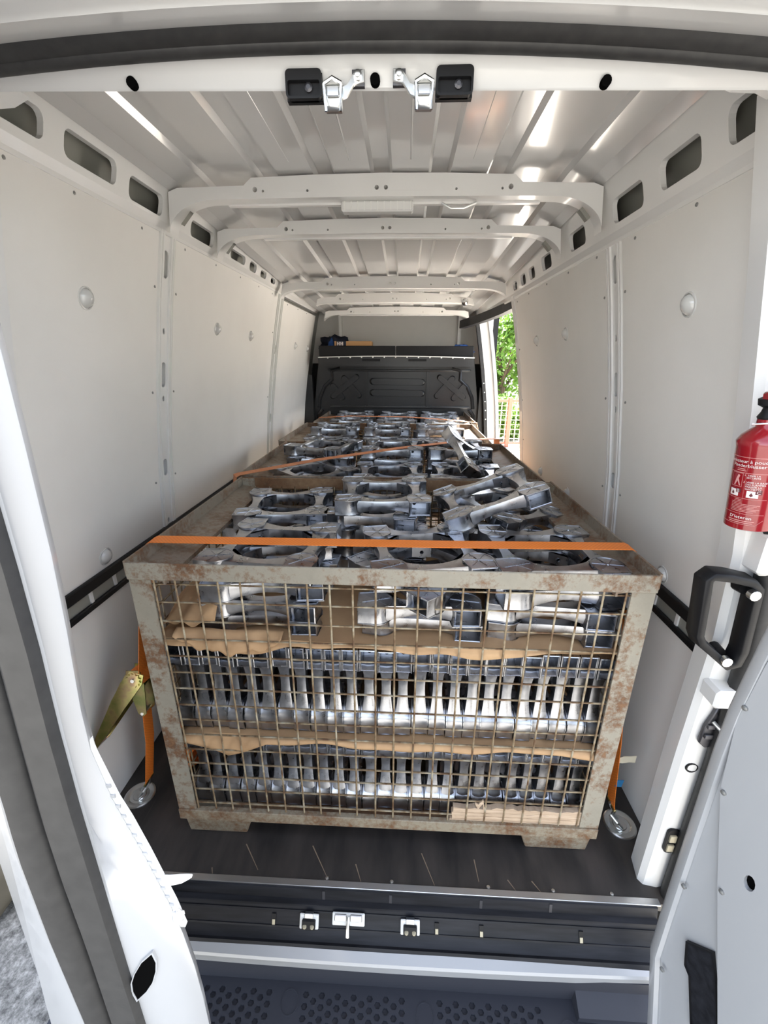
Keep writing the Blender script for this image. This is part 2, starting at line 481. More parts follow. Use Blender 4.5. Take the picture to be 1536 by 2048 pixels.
# pillars between the boards, ridged channel with oval and round openings
def pillar(side, ya, yb, ovals, dots, parent, ztop):
    mb = MB()
    zs = [0.0, 0.76, 0.94, 1.17, 1.24, 1.45, 1.58, 1.66, ztop]
    ym = (ya + yb) / 2
    hwid = 0.022
    f = lambda s, t, d: (wx(side, t, 0.003 + d), s, t)
    for a in range(len(zs) - 1):
        za, zb = zs[a], zs[a + 1]
        holes = []
        for (zc, hh) in ovals:
            if za < zc - hh and zc + hh < zb: holes.append([(ym + p, q) for p, q in rrect(-0.0165, 0.0165, zc - hh, zc + hh, 0.0164, 5)])
        for zc in dots:
            if za < zc - 0.01 and zc + 0.01 < zb: holes.append(circ(ym, zc, 0.008, 8, 0.011))
        mb.plate([(ym - hwid, za), (ym + hwid, za), (ym + hwid, zb), (ym - hwid, zb)], holes, f, 0.004)
    # ridges either side
    for s0, s1, d in ((ya - 0.012, ya + 0.008, 0.006), (ya + 0.008, ya + 0.015, -0.003), (ya + 0.015, ym - hwid - 0.010, 0.003), (ym - hwid - 0.010, ym - hwid, -0.003),
                      (ym + hwid, ym + hwid + 0.010, -0.003), (ym + hwid + 0.010, yb - 0.015, 0.003), (yb - 0.015, yb - 0.008, -0.003), (yb - 0.008, yb + 0.012, 0.006)):
        secs = [[(wx(side, z, d), s0, z), (wx(side, z, d), s1, z), (wx(side, z, 0.022), s1, z), (wx(side, z, 0.022), s0, z)] for z in [0.0, 0.76, 1.05, 1.35, 1.62, ztop]]
        mb.loft(secs)
    o = mb.build('pillar', 'van_paint', parent, smooth=None)
    return o
pillar(-1, 1.572, 1.678, [(1.742, 0.042), (1.383, 0.044), (1.033, 0.033)], [1.532, 1.298, 0.81], wall_left, PTOP[-1] + 0.01)
pillar(1, 1.522, 1.633, [(1.712, 0.040), (1.361, 0.040), (1.019, 0.030)], [1.510, 1.277, 0.81], wall_right, PTOP[1] + 0.01)
pillar(-1, 2.960, 3.095, [(1.50, 0.03), (1.05, 0.03)], [1.30], wall_left, PTOP[-1])
# rear post of the sliding door opening
mb = MB()
secs = [[(wx(1, z, -0.004), 2.855, z), (wx(1, z, -0.004), 2.925, z), (wx(1, z, 0.085), 2.955, z), (wx(1, z, 0.085), 2.855, z)] for z in [0.0, 0.76, 1.05, 1.35, 1.62, 1.86]]
mb.loft(secs); mb.build('door_post', 'van_paint', wall_right, smooth=20)
mb = MB()
secs = [[(wx(1, z, 0.012), 2.956, z), (wx(1, z, 0.012), 2.972, z), (wx(1, z, 0.06), 2.972, z), (wx(1, z, 0.06), 2.956, z)] for z in [0.0, 0.76, 1.05, 1.35, 1.62, 1.80]]
mb.loft(secs); mb.build('door_seal', 'rubber', wall_right, smooth=20)
# front post of the sliding door opening
for d0, d1, ya, yb, mt, nm in ((-0.02, 0.07, 4.10, 4.16, 'van_paint', 'door_post'), (-0.045, -0.015, 4.08, 4.13, 'rubber', 'door_seal'), (0.06, 0.09, 4.07, 4.30, 'outer_paint', 'body_side')):
    mb = MB()
    secs = [[(wx(1, z, d0), ya, z), (wx(1, z, d0), yb, z), (wx(1, z, d1), yb, z), (wx(1, z, d1), ya, z)] for z in [-0.05, 0.76, 1.05, 1.35, 1.62, 1.80]]
    mb.loft(secs); mb.build(nm, mt, wall_right, smooth=20)
# screws on the dark post
for z in (0.92, 1.0, 1.08, 1.16, 1.24):
    MB().lathe([(0.007, 0), (0.005, -0.004)], (wx(1, z, -0.03), 4.08, z), 8, axis='y').build('screw', 'zinc', wall_right)
# door track above the opening
mb = MB()
secs = []
for d in (0, 0.2, 0.4, 0.6, 0.8, 1.0):
    x = 0.655 - 0.20 * d ** 1.5; y = 2.97 + 1.0 * d; z = 1.80 - 0.05 * d
    secs.append([(x, y, z), (x + 0.05, y, z), (x + 0.05, y, z - 0.06), (x, y, z - 0.06)])
mb = MB().loft(secs)
mb.build('door_track', 'black_plastic', wall_right, smooth=None)
MB().lathe([(0.025, 0), (0.022, -0.03), (0.01, -0.045)], (0.42, 3.42, 1.83), 12, axis='y').build('roller', 'chrome', wall_right)

# roof: skin with raised channels
def roof_profile(y):
    pts = []
    zc = roofz(y)
    xs = []
    for k in range(-3, 4):
        c = XC + 0.178 * k
        xs += [(c - 0.034, 0), (c - 0.024, 0.014), (c + 0.024, 0.014), (c + 0.034, 0)]
    xs = [(XC - 0.672, -0.030), (XC - 0.64, -0.012), (XC - 0.60, -0.006)] + xs + [(XC + 0.60, -0.006), (XC + 0.64, -0.012), (XC + 0.672, -0.030)]
    return [(x, y, zc + dz - 0.010 * ((x - XC) / 0.65) ** 2) for x, dz in xs]
mb = MB()
ys = [0.74, 1.2, 1.594, 1.96, 2.4, 2.9, 3.4, 4.1, 4.75]
secs = [roof_profile(y) + [(x, yy, z + 0.03) for x, yy, z in reversed(roof_profile(y))] for y in ys]
mb.loft(secs)
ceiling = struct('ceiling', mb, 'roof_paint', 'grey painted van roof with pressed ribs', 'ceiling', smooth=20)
mb = MB()
mb.box((XC - 0.86, 0.64, 2.03), (XC + 0.86, 4.80, 2.06))
for s_ in (-1, 1): mb.box((min(XC + s_ * 0.70, XC + s_ * 0.86), 0.78, 2.0), (max(XC + s_ * 0.70, XC + s_ * 0.86), 4.8, 2.04))
mb.build('outer_roof', 'outer_paint', ceiling)  # cap added over the roof to stop sky light leaking in
# thin bright beads running along the panels between the channels
for k in (-3, -2, -1, 0, 1, 2):
    x = XC + 0.178 * k + 0.089
    ps = [(x, y, roofz(y) - 0.0005) for y in (0.95, 1.2, 1.50)]
    mb = MB().loft([[(px - 0.004, py, pz + 0.002), (px, py, pz - 0.0022), (px + 0.004, py, pz + 0.002)] for px, py, pz in ps], close=False)
    mb.build('roof_bead', 'roof_paint', ceiling)

# side rails of the roof with window-like openings
def roof_rail(side, wins, parent):
    mb = MB()
    d_in = -0.010
    outer_z0 = PTOP[side] + 0.022
    f = lambda s, t, d: (wx(side, t, d_in + d), s, t)
    ys = [0.80, 1.66, 2.03, 2.98, 3.46, 4.20]
    bounds = [0.80, 1.12, 1.36, 1.594, 1.70, 1.96, 2.10, 2.345, 2.51, 2.69, 2.9, 3.46, 4.20]
    for a in range(len(bounds) - 1):
        ya, yb = bounds[a], bounds[a + 1]
        top = lambda y: roofz(y) - 0.030
        hs = [rrect(w[0], w[1], w[2], w[3], min(0.018, (w[1] - w[0]) * 0.22)) for w in wins if w[0] > ya and w[1] < yb]
        mb.plate([(ya, outer_z0), (yb, outer_z0), (yb, top(yb)), (ya, top(ya))], hs, f, 0.014)
    # lower ledge and shadow lip
    z0 = PTOP[side]
    mb.loft([[(wx(side, outer_z0, d_in), y, outer_z0), (wx(side, z0, -0.004), y, z0 + 0.004), (wx(side, z0, -0.002), y, z0 - 0.006), (wx(side, z0, 0.03), y, z0 - 0.006), (wx(side, outer_z0, 0.03), y, outer_z0)] for y in (0.80, 4.20)])
    o = mb.build('roof_rail', 'van_paint', parent, smooth=None)
    # round corner between rail and roof
    c = MB()
    secs = []
    for y in (0.80, 1.594, 1.96, 2.9, 3.4, 4.2):
        zt = roofz(y) - 0.030
        secs.append([(wx(side, zt, d_in), y, zt), (XC + side * 0.672, y, zt + 0.010), (XC + side * 0.655, y, zt + 0.016), (XC + side * 0.66, y, zt + 0.04), (wx(side, zt, 0.03), y, zt + 0.01)])
    c.loft(secs); c.build('roof_cove', 'van_paint', o, smooth=50)
    return o
winL = [(0.90, 1.087, 1.872, 1.925), (1.145, 1.330, 1.870, 1.925), (1.386, 1.560, 1.862, 1.918), (1.752, 1.945, 1.858, 1.908), (2.125, 2.31, 1.862, 1.898), (2.375, 2.475, 1.856, 1.897), (2.545, 2.645, 1.855, 1.888), (2.73, 2.82, 1.855, 1.882)]
winR = [(0.90, 1.055, 1.830, 1.895), (1.135, 1.290, 1.830, 1.892), (1.37, 1.545, 1.826, 1.888), (1.755, 1.905, 1.826, 1.884), (2.125, 2.26, 1.822, 1.878), (2.375, 2.475, 1.820, 1.872), (2.545, 2.645, 1.818, 1.868), (2.73, 2.82, 1.818, 1.862)]
roof_rail(-1, winL, ceiling)
roof_rail(1, winR, ceiling)

# roof bows
def bow(y, zb, parent, half=0.672, gus=0.10, thick=0.055, notch=True, dots=True):
    zt = roofz(y) - 0.004
    n = 10
    top = [(-half, zt - 0.044), (-half + 0.03, zt - 0.034), (-0.43, zt - 0.030), (-0.405, zt - 0.010), (-0.2, zt - 0.004), (0, zt - 0.002)]
    bot = []
    for k in range(n + 1):
        a = k / n * PI / 2
        bot.append((-half - 0.012 + 0.16 * (1 - math.cos(a)) , zb - gus + gus * math.sin(a)))
    bot += [(-0.30, zb + 0.002), (0, zb + 0.004)]
    left = top + bot[::-1]
    out = [(XC + x, z) for x, z in top] + [(XC - x, z) for x, z in top[-2::-1]] + [(XC - x, z) for x, z in bot] + [(XC + x, z) for x, z in bot[-2::-1]]
    mb = MB()
    holes = []
    if dots:
        zc = (zb + zt) / 2
        holes = [circ(XC - 0.014, zc - 0.006, 0.0065, 8), circ(XC + 0.014, zc - 0.006, 0.0065, 8)]
        for x in (-0.37, -0.23, 0.23, 0.37): holes.append(circ(XC + x, zc - 0.012, 0.004, 6))
        for x in (-0.395, 0.395): holes.append(circ(XC + x, zc - 0.008, 0.0075, 8))
    f = lambda s, t, d: (s, y + d, t)
    mb.plate(out, holes, f, thick)
    # lower flange with slots
    mb.box((XC - 0.50, y + thick * 0.9, zb - 0.004), (XC + 0.50, y + thick + 0.012, zb + 0.006))
    o = mb.build('roof_bow', 'van_paint', parent, smooth=30)
    return o
b1 = bow(1.575, 1.912, ceiling, gus=0.095)
b2 = bow(1.945, 1.902, ceiling, gus=0.085)
b3 = bow(2.885, 1.842, ceiling, gus=0.05)
b4 = bow(3.42, 1.826, ceiling, half=0.56, gus=0.02)
b5 = bow(4.08, 1.806, ceiling, half=0.62, gus=0.05)
# oval slots in the bow gussets
for b, y, z in ((b1, 1.60, 1.868), (b2, 1.97, 1.862)):
    for s in (-1, 1):
        mb = MB(); mb.obox((XC + s * 0.632, y, z), (0.014 * 1, 0, 0.014 * s * -1 if s < 0 else -0.014), (0, 0.012, 0), (0.004, 0, 0.004))
        mb.build('slot', 'cavity_metal', b)
# light fitting and small hook under the first bow
lt = MB().box((XC - 0.13, 1.605, 1.885), (XC + 0.10, 1.645, 1.915)).build('lamp_housing', 'lamp_glass', b1, bevel=0.005)
for k in range(11):
    x = XC - 0.12 + k * 0.021
    MB().box((x, 1.603, 1.888), (x + 0.003, 1.606, 1.912)).build('lamp_rib', 'white_plastic', lt, smooth=None)
MB().tube([(XC + 0.19, 1.62, 1.91), (XC + 0.22, 1.62, 1.895), (XC + 0.26, 1.62, 1.895), (XC + 0.30, 1.62, 1.91)], 0.003, 6).build('wire_hook', 'zinc', b1)

# rear header beam, seal and outer roof edge
def xs_rear(n=17, a=-0.80, b=0.64): return [a + (b - a) * k / (n - 1) for k in range(n)]
def dropz(x): return 0.052 * ((x + 0.02) / 0.62) ** 2
def zl(x): return 1.841 - 0.078 * (max(-0.75, min(0.55, x)) + 0.14) ** 2
mb = MB()
secs = []
for x in xs_rear(19):
    zb = 1.812 - 0.016 * x; zt = max(zl(x), zb + 0.012)
    secs.append([(x, 0.835, zb + 0.035), (x, 0.804, zb + 0.001), (x, 0.800, zb + 0.003), (x, 0.793, zb + (zt - zb) * 0.72), (x, 0.786, zt - 0.001), (x, 0.776, zt + 0.003), (x, 0.765, zt + 0.003), (x, 0.765, zt + 0.03), (x, 0.86, zt + 0.12), (x, 0.87, zt + 0.10)])
mb.loft(secs)
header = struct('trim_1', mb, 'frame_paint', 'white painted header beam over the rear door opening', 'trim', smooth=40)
for x, z in ((-0.412, 1.8245), (0.278, 1.8135), (-0.051, 1.8215)):  # black discs paint the shade inside open holes
    MB().lathe([(0.0005, -0.0012), (0.0072, -0.0012), (0.0072, 0.008), (0.0005, 0.008)], (x, 0.7915, z), 14, axis='y').build('hole_shade', 'void_black', header)
mb = MB(); mb2 = MB(); mb3 = MB()
secs = []; secs2 = []; secs3 = []
for x in xs_rear(25, -0.98, 0.82):
    z = zl(x) - 0.25 * max(0, abs(x + 0.083) - 0.62) ** 1.0
    secs.append([(x, 0.770 + 0.013 * math.cos(a), z + 0.008 + 0.008 * math.sin(a)) for a in [2 * PI * k / 10 for k in range(10)]])
    secs2.append([(x, 0.765, z + 0.006), (x, 0.750, z + 0.006), (x, 0.741, z + 0.010), (x, 0.733, z + 0.016), (x, 0.72, z + 0.06), (x, 0.78, z + 0.05)])
    secs3.append([(x, 0.736, z + 0.014), (x, 0.726, z + 0.011), (x, 0.700, z + 0.008), (x, 0.690, z + 0.006), (x, 0.684, z + 0.010), (x, 0.668, z + 0.010), (x, 0.655, z + 0.015), (x, 0.635, z + 0.05), (x, 0.63, z + 0.20), (x, 0.75, z + 0.21)])
mb.loft(secs); mb.build('door_seal', 'rubber', header, smooth=60)
mb2.loft(secs2); mb2.build('seal_flange', 'rubber', header, smooth=30)
mb3.loft(secs3); mb3.build('roof_edge', 'frame_paint', header, smooth=40)
# corner brackets at the header ends
for s in (-1, 1):
    x0 = XC + s * 0.56
    mb = MB().prism([(0, 0), (0.16, 0), (0.16, -0.040), (0.11, -0.038), (0.07, -0.022), (0.03, -0.020), (0.0, -0.008)], lambda a, t, d: (x0 + s * a, 0.84 + d, 1.862 + t), 0, 0.05)
    mb.build('corner_bracket', 'van_paint', header, smooth=None)

# latch hooks with dark pockets on the header
for s, cx in ((-1, -0.111), (1, 0.020)):
    root = empty('door_latch', (cx, 0.80, 1.80))
    tag(root, ('zinc latch catch on the header, left of its centre hole' if s < 0 else 'zinc latch catch on the header, right of its centre hole'), 'latch', 'door latch catches on the header')
    out = cx + s * 0.05
    # dark pocket
    xa, xb = sorted((cx + s * 0.017, cx + s * 0.070))
    pk = MB(); pk.plate(rrect(xa, xb, 1.799, 1.833, 0.006), [rrect(xa + 0.003, xb - 0.003, 1.802, 1.820, 0.003)], lambda a, t, d: (a, 0.786 + d, t), 0.012, back=True)
    pk.box((xa, 0.794, 1.799), (xb, 0.805, 1.833))
    pk.build('pocket', 'black_plastic', root, smooth=None)
    MB().lathe([(0.006, 0), (0.006, -0.006), (0.003, -0.008)], ((xa + xb) / 2 + 0.006, 0.797, 1.814), 10, axis='y').build('pocket_screw', 'dark_metal', root)
    # catch: bent channel hanging down
    ct = MB()
    w = 0.0125
    ct.loft([[(cx - w, y, z), (cx + w, y, z), (cx + w, y + 0.004, z), (cx - w, y + 0.004, z)] for y, z in ((0.788, 1.818), (0.781, 1.811), (0.783, 1.800), (0.7835, 1.788), (0.79, 1.783))])
    ct.build('catch_plate', 'zinc', root, bevel=0.001)
    MB().obox((cx, 0.7795, 1.803), (w * 0.72, 0, 0), (0, 0.0012, 0), (0, 0, 0.006)).build('catch_window', 'chrome', root, bevel=0.001)
    for q in (-1, 1):
        MB().tube([(cx + q * w, 0.792, 1.815), (cx + q * w, 0.775, 1.809), (cx + q * w * 0.85, 0.777, 1.779)], 0.0022, 6).build('catch_wing', 'chrome', root)
    MB().tube([(cx - w, 0.777, 1.811), (cx, 0.774, 1.816), (cx + w, 0.777, 1.811)], 0.0026, 6).build('catch_bar', 'chrome', root)
    ax = cx - s * 0.036
    MB().loft([[(x, 0.783, z - 0.007), (x, 0.783, z + 0.007), (x, 0.789, z + 0.007), (x, 0.789, z - 0.007)] for x, z in ((cx - s * 0.012, 1.803), (cx - s * 0.020, 1.806), (cx - s * 0.030, 1.819), (ax - s * 0.009, 1.822))]).build('fixing_arm', 'zinc', root, bevel=0.001)
    MB().box((ax - 0.009, 0.788, 1.812), (ax + 0.009, 0.795, 1.831)).build('bolt_plate', 'dark_metal', root)
    MB().lathe([(0.0065, 0), (0.0065, -0.004), (0.004, -0.005), (0.004, -0.008), (0.002, -0.009)], (ax, 0.783, 1.821), 10, axis='y').build('bolt', 'zinc', root)

# rear pillars
def dpillar(s, parent):
    def X(d): return XC + s * d
    mb = MB()
    secs = []
    for z in (-0.05, 0.5, 0.85, 1.05, 1.35, 1.62, 1.85):
        inn = 0.795 - lerp(z, PZ, PO) * 1.0
        inn += lerp(z, [0.6, 1.0], [0.0, 0.022])
        secs.append([(X(inn), 0.862, z), (X(inn + 0.010), 0.848, z), (X(inn + 0.045), 0.842, z), (X(inn + 0.060), 0.845, z), (X(inn + 0.11), 0.87, z), (X(inn + 0.13), 0.93, z), (X(inn + 0.05), 0.945, z), (X(inn + 0.012), 0.92, z)])
    mb.loft(secs)
    p = mb.build('rear_pillar', 'van_paint', parent, smooth=35)
    sl = MB()
    sl.loft([[(X(0.872 - lerp(z, PZ, PO)) + 0.030 * math.cos(a), 0.822 + 0.026 * math.sin(a), z) for a in [2 * PI * k / 10 for k in range(10)]] for z in (-0.10, 0.5, 0.85, 1.05, 1.35, 1.62, 1.85)])
    sl.build('door_seal', 'rubber', p, smooth=60)
    sk = MB()
    sk.loft([[(X(0.892 - lerp(z, PZ, PO)), 0.815, z), (X(0.94 - lerp(z, PZ, PO)), 0.79, z), (X(0.975 - lerp(z, PZ, PO)), 0.82, z), (X(0.975 - lerp(z, PZ, PO)), 0.97, z), (X(0.92 - lerp(z, PZ, PO)), 0.96, z)] for z in (-0.3, 0.5, 0.85, 1.05, 1.35, 1.62, 1.95)])
    sk.build('body_corner', 'outer_paint', p, smooth=35)
    return p
pl = dpillar(-1, wall_left)
pr = dpillar(1, wall_right)

# ------------------------------------------------------------------ front bulkhead
YB = 4.20
mb = MB()
secs = []
for z in (-0.03, 0.5, 0.84, 1.1, 1.3, 1.46):
    w = lerp(z, [0, 0.84, 1.46], [0.82, 0.805, 0.715])
    secs.append([(XC - w, YB, z), (XC + w, YB, z), (XC + w, YB + 0.03, z), (XC - w, YB + 0.03, z)])
mb.loft(secs)
wall_front = struct('wall_front', mb, 'bulkhead_plastic', 'black moulded bulkhead behind the driver cab', 'wall', smooth=20)
def relief(poly, h=0.014, nm='rib'):
    m_ = MB()
    cx = sum(p[0] for p in poly) / len(poly); cz = sum(p[1] for p in poly) / len(poly)
    f0 = lambda s, t, d: (s, YB - d, t)
    n = len(poly)
    vs_ = [f0(s, t, 0) for s, t in poly] + [f0(s, t, h) for s, t in [(cx + (s - cx) * 0.93, cz + (t - cz) * 0.93) for s, t in poly]]
    tr = tessellate_polygon([[Vector((s, t, 0)) for s, t in poly]])
    m_.add(vs_, [(i, (i + 1) % n, (i + 1) % n + n, i + n) for i in range(n)] + [tuple(i + n for i in q) for q in tr])
    return m_.build(nm, 'bulkhead_plastic', wall_front, smooth=30)
def capsule(x0, z0, x1, z1, r, n=6):
    a = math.atan2(z1 - z0, x1 - x0)
    p = []
    for k in range(n + 1):
        t = a - PI / 2 + PI * k / n; p.append((x1 + r * math.cos(t), z1 + r * math.sin(t)))
    for k in range(n + 1):
        t = a + PI / 2 + PI * k / n; p.append((x0 + r * math.cos(t), z0 + r * math.sin(t)))
    return p
relief(capsule(-0.30, 1.245, 0.165, 1.240, 0.030))
relief(capsule(-0.30, 1.143, 0.165, 1.138, 0.030))
for s, c in ((-1, -0.55), (1, 0.425)):
    for (x0, z0, x1, z1) in ((-0.02, 0.09, 0.12, -0.07), (0.10, 0.10, -0.13, -0.08), (-0.13, 0.02, -0.04, -0.09)):
        relief(capsule(c - s * x0, 1.185 + z0, c - s * x1, 1.185 + z1, 0.026), 0.016 + 0.003 * (x0 > 0))
# frame ridges of the moulding
for (xa, za, xb, zb) in ((-0.71, 1.345, 0.60, 1.345), (-0.70, 1.010, 0.61, 1.010), (-0.355, 1.02, -0.355, 1.335), (0.215, 1.02, 0.215, 1.335)):
    relief(capsule(xa, za, xb, zb, 0.012), 0.012, 'ridge')
for s in (-1, 1):
    pts = [(XC + s * 0.52, 1.36), (XC + s * 0.60, 1.34), (XC + s * 0.60, 1.26), (XC + s * 0.67, 1.20), (XC + s * 0.72, 1.10), (XC + s * 0.735, 1.0)]
    MB().tube([(x, YB - 0.004, z) for x, z in pts], 0.016, 8).build('ridge', 'bulkhead_plastic', wall_front)
    pts = [(XC + s * 0.70, 0.99), (XC + s * 0.74, 0.94), (XC + s * 0.75, 0.80), (XC + s * 0.75, 0.60)]
    MB().tube([(x, YB - 0.004, z) for x, z in pts], 0.018, 8).build('ridge', 'bulkhead_plastic', wall_front)
for x in (-0.60, -0.31, -0.06, 0.20, 0.48):
    relief(rrect(x - 0.07, x + 0.07, 0.78, 0.92, 0.03), 0.02, 'boss')
# side return plates with screws
for s in (-1, 1):
    MB().box((min(XC + s * 0.78, XC + s * 0.90), YB - 0.05, 0.0), (max(XC + s * 0.78, XC + s * 0.90), YB + 0.02, 1.30 if s < 0 else 1.2)).build('side_plate', 'bulkhead_plastic', wall_front)
# overhead shelf box above the bulkhead
mb = MB()
for x0, x1 in ((XC - 0.68, XC - 0.002), (XC + 0.002, XC + 0.68)):
    mb.box((x0, 4.02, 1.468), (x1, 4.05, 1.552))
mb.box((XC - 0.68, 4.02, 1.462), (XC + 0.68, 4.52, 1.474))
shelf = tag(mb.build('overhead_shelf', 'black_plastic', bevel=0.004), 'black overhead shelf along the top of the bulkhead', 'shelf')
mb = MB()
secs = []
for k in range(15):
    x = XC - 0.69 + 1.38 * k / 14; z = 1.455 + 0.012 * (1 - ((x - XC) / 0.69) ** 2)
    secs.append([(x, 4.0, z - 0.004), (x, 4.0, z + 0.004), (x, 4.03, z + 0.004), (x, 4.03, z - 0.004)])
mb.loft(secs); strip = mb.build('edge_strip', 'white_plastic', shelf)
for k in range(13):
    x = XC - 0.60 + 1.2 * k / 12; z = 1.448 + 0.012 * (1 - ((x - XC) / 0.69) ** 2)
    MB().lathe([(0.007, 0), (0.005, -0.005)], (x, 4.0, z), 8, axis='y').build('screw', 'white_plastic', shelf)
mb = MB().box((XC - 0.69, 4.03, 1.38), (XC + 0.69, 4.2, 1.462)); mb.build('shelf_skirt', 'bulkhead_plastic', shelf)
for x in (-0.30, 0.11):
    MB().box((x - 0.08, 4.02, 1.425), (x + 0.08, 4.032, 1.443)).build('label_slot', 'black_plastic', shelf)
# pale lining above the shelf
MB().box((-1.06, 4.56, -0.3), (0.90, 4.60, 2.05)).build('light_blocker', 'black_plastic', wall_front)  # black sheet added behind the bulkhead to stop light leaking from the cab
mb = MB().box((-1.0, 4.52, 1.40), (0.84, 4.56, 2.02))
lin = mb.build('lining', 'board', wall_front)
MB().box((-0.645, 4.46, 1.47), (-0.615, 4.53, 1.87)).build('lining_rib', 'van_paint', wall_front)
MB().box((0.50, 4.46, 1.47), (0.53, 4.53, 1.87)).build('lining_rib', 'van_paint', wall_front)
# things on the shelf
box = empty('shoe_box', (-0.475, 4.12, 1.474))
tag(box, 'brown cardboard box with white double letter mark lying on the overhead shelf', 'box')
MB().box((-0.63, 4.06, 1.474), (-0.30, 4.26, 1.592)).build('carton', 'box_card', box, bevel=0.003)
MB().box((-0.61, 4.055, 1.548), (-0.525, 4.0605, 1.592)).build('dark_patch', 'navy_cloth', box, smooth=None)
for x in (-0.592, -0.562):
    mk_ = MB()
    mk_.box((x - 0.012, 4.052, 1.555), (x - 0.004, 4.0555, 1.585)); mk_.box((x + 0.004, 4.052, 1.555), (x + 0.012, 4.0555, 1.585)); mk_.box((x - 0.005, 4.052, 1.567), (x + 0.005, 4.0555, 1.573))
    mk_.build('letter_mark', 'print_white', box, smooth=None)
def lump(name, c, r, mt, label, cat, seed, flat=0.6):
    rnd = random.Random(seed)
    ph = [(rnd.uniform(0, 6), rnd.uniform(2, 6)) for _ in range(6)]
    def f(u, v):
        th = u * 2 * PI; p = v * PI
        k = 1 + 0.18 * math.sin(ph[0][1] * th + ph[0][0]) * math.sin(p) + 0.14 * math.sin(ph[1][1] * p * 1.5 + ph[1][0]) + 0.08 * math.sin(7 * th + 5 * p)
        return (c[0] + r[0] * k * math.sin(p) * math.cos(th), c[1] + r[1] * k * math.sin(p) * math.sin(th), c[2] + r[2] * (1 + k * math.cos(p)))
    o = MB().grid(f, 22, 14).build(name, mt, smooth=60)
    return tag(o, label, cat)
lump('jacket', (-0.66, 4.30, 1.476), (0.13, 0.10, 0.085), 'navy_cloth', 'crumpled navy blue jacket stuffed behind the brown box', 'jacket', 3)
lump('cloth_bag', (-0.665, 4.14, 1.474), (0.028, 0.04, 0.07), 'blue_cloth', 'bright blue cloth bundle left of the brown box', 'cloth', 4)
lump('cloth_bundle', (0.50, 4.14, 1.474), (0.10, 0.07, 0.045), 'blue_cloth', 'blue rag lying at the right end of the overhead shelf', 'cloth', 5)

# ------------------------------------------------------------------ sill, bumper, ground
XL, XR = -0.955, 0.735
mb = MB()
prof = [(0.800, 0.001), (0.790, -0.002), (0.786, -0.020), (0.783, -0.034), (0.770, -0.036), (0.768, -0.046), (0.738, -0.098), (0.722, -0.108), (0.715, -0.106), (0.708, -0.118), (0.712, -0.16), (0.80, -0.16)]
mb.loft([[(x, y, z) for y, z in prof] for x in (XL, XR)])
sill = struct('trim_2', mb, 'sill_plastic', 'black plastic loading sill along the rear floor edge', 'trim', smooth=30)
# ridges running along the sill face
for t in (0.12, 0.80):
    y = 0.768 - 0.030 * t; z = -0.046 - 0.052 * t
    MB().obox(((XL + XR) / 2, y - 0.001, z), ((XR - XL) / 2, 0, 0), (0, 0.0012, 0.002), (0, 0.001, -0.0006)).build('ridge', 'sill_plastic', sill, smooth=None)
MB().box((XL, 0.794, -0.001), (XR + 0.01, 0.812, 0.004)).build('edge_strip', 'strip_metal', sill, bevel=0.001)
for x in (-0.20, -0.01, 0.27, 0.455, 0.62):
    MB().lathe([(0.006, 0), (0.005, 0.003), (0.001, 0.004)], (x, 0.818, 0.0), 8).build('screw', 'zinc', sill)
for x in (-0.345, 0.245, 0.52, 0.12):
    mb = MB().obox((x, 0.7525, -0.072), (0.006, 0, 0), (0, 0.0065, 0.0115), (0, 0.002, -0.001)); mb.build('slot', 'black_plastic', sill)
    MB().obox((x, 0.748, -0.078), (0.004, 0, 0), (0, 0.003, 0.006), (0, 0.002, -0.001)).build('clip', 'beige_plastic', sill)
for x in (-0.205, -0.012, 0.245, 0.44):
    MB().obox((x, 0.7855, -0.018), (0.004, 0, 0), (0, 0.0025, 0.013), (0, 0.001, 0)).build('clip', 'dark_metal', sill)
mb = MB()
secs = []
for k in range(15):
    x = XL + 0.02 + (XR - 0.01 - XL - 0.02) * k / 14
    dy = -0.012 * (1 - ((x - XC) / 0.85) ** 2)
    secs.append([(x, 0.722 + dy, -0.113), (x, 0.700 + dy, -0.120), (x, 0.696 + dy, -0.127), (x, 0.700 + dy, -0.16), (x, 0.73, -0.16)])
mb.loft(secs); mb.build('painted_edge', 'outer_paint', sill, smooth=30)
# strikers on the sill
def striker(x, label):
    r = empty('door_striker', (x, 0.755, -0.075))
    tag(r, label, 'striker', 'door strikers on the sill')
    u = Vector((0, -0.030, -0.052)).normalized(); nrm = Vector((0, -0.052, 0.030)).normalized()
    c = Vector((x, 0.752, -0.070))
    MB().obox(c + nrm * 0.004, (0.027, 0, 0), u * 0.019, nrm * 0.003).build('base_plate', 'white_plastic', r, bevel=0.002)
    MB().obox(c + nrm * 0.010 + u * 0.004, (0.019, 0, 0), u * 0.012, nrm * 0.006).build('striker_block', 'black_plastic', r, bevel=0.002)
    MB().obox(c + nrm * 0.008 - u * 0.018, (0.012, 0, 0), u * 0.006, nrm * 0.006).build('tongue', 'zinc', r, bevel=0.001)
    for q in (-1, 1):
        MB().lathe([(0.0055, 0), (0.0055, 0.005), (0.003, 0.006)], c + nrm * 0.015 + u * 0.008 + Vector((q * 0.0105, 0, 0)), 10).build('bolt', 'beige_plastic', r)
    return r
striker(-0.242, 'black striker block on a white plate, left one on the sill')
striker(0.045, 'black striker block on a white plate, right one on the sill')
r = empty('latch_plate', (-0.13, 0.76, -0.06))
tag(r, 'white plate with a hanging steel latch pin in the middle of the sill', 'latch')
u = Vector((0, -0.030, -0.052)).normalized(); nrm = Vector((0, -0.052, 0.030)).normalized(); c = Vector((-0.13, 0.757, -0.060))
MB().obox(c + nrm * 0.004, (0.046, 0, 0), u * 0.016, nrm * 0.003).build('base_plate', 'white_plastic', r, bevel=0.002)
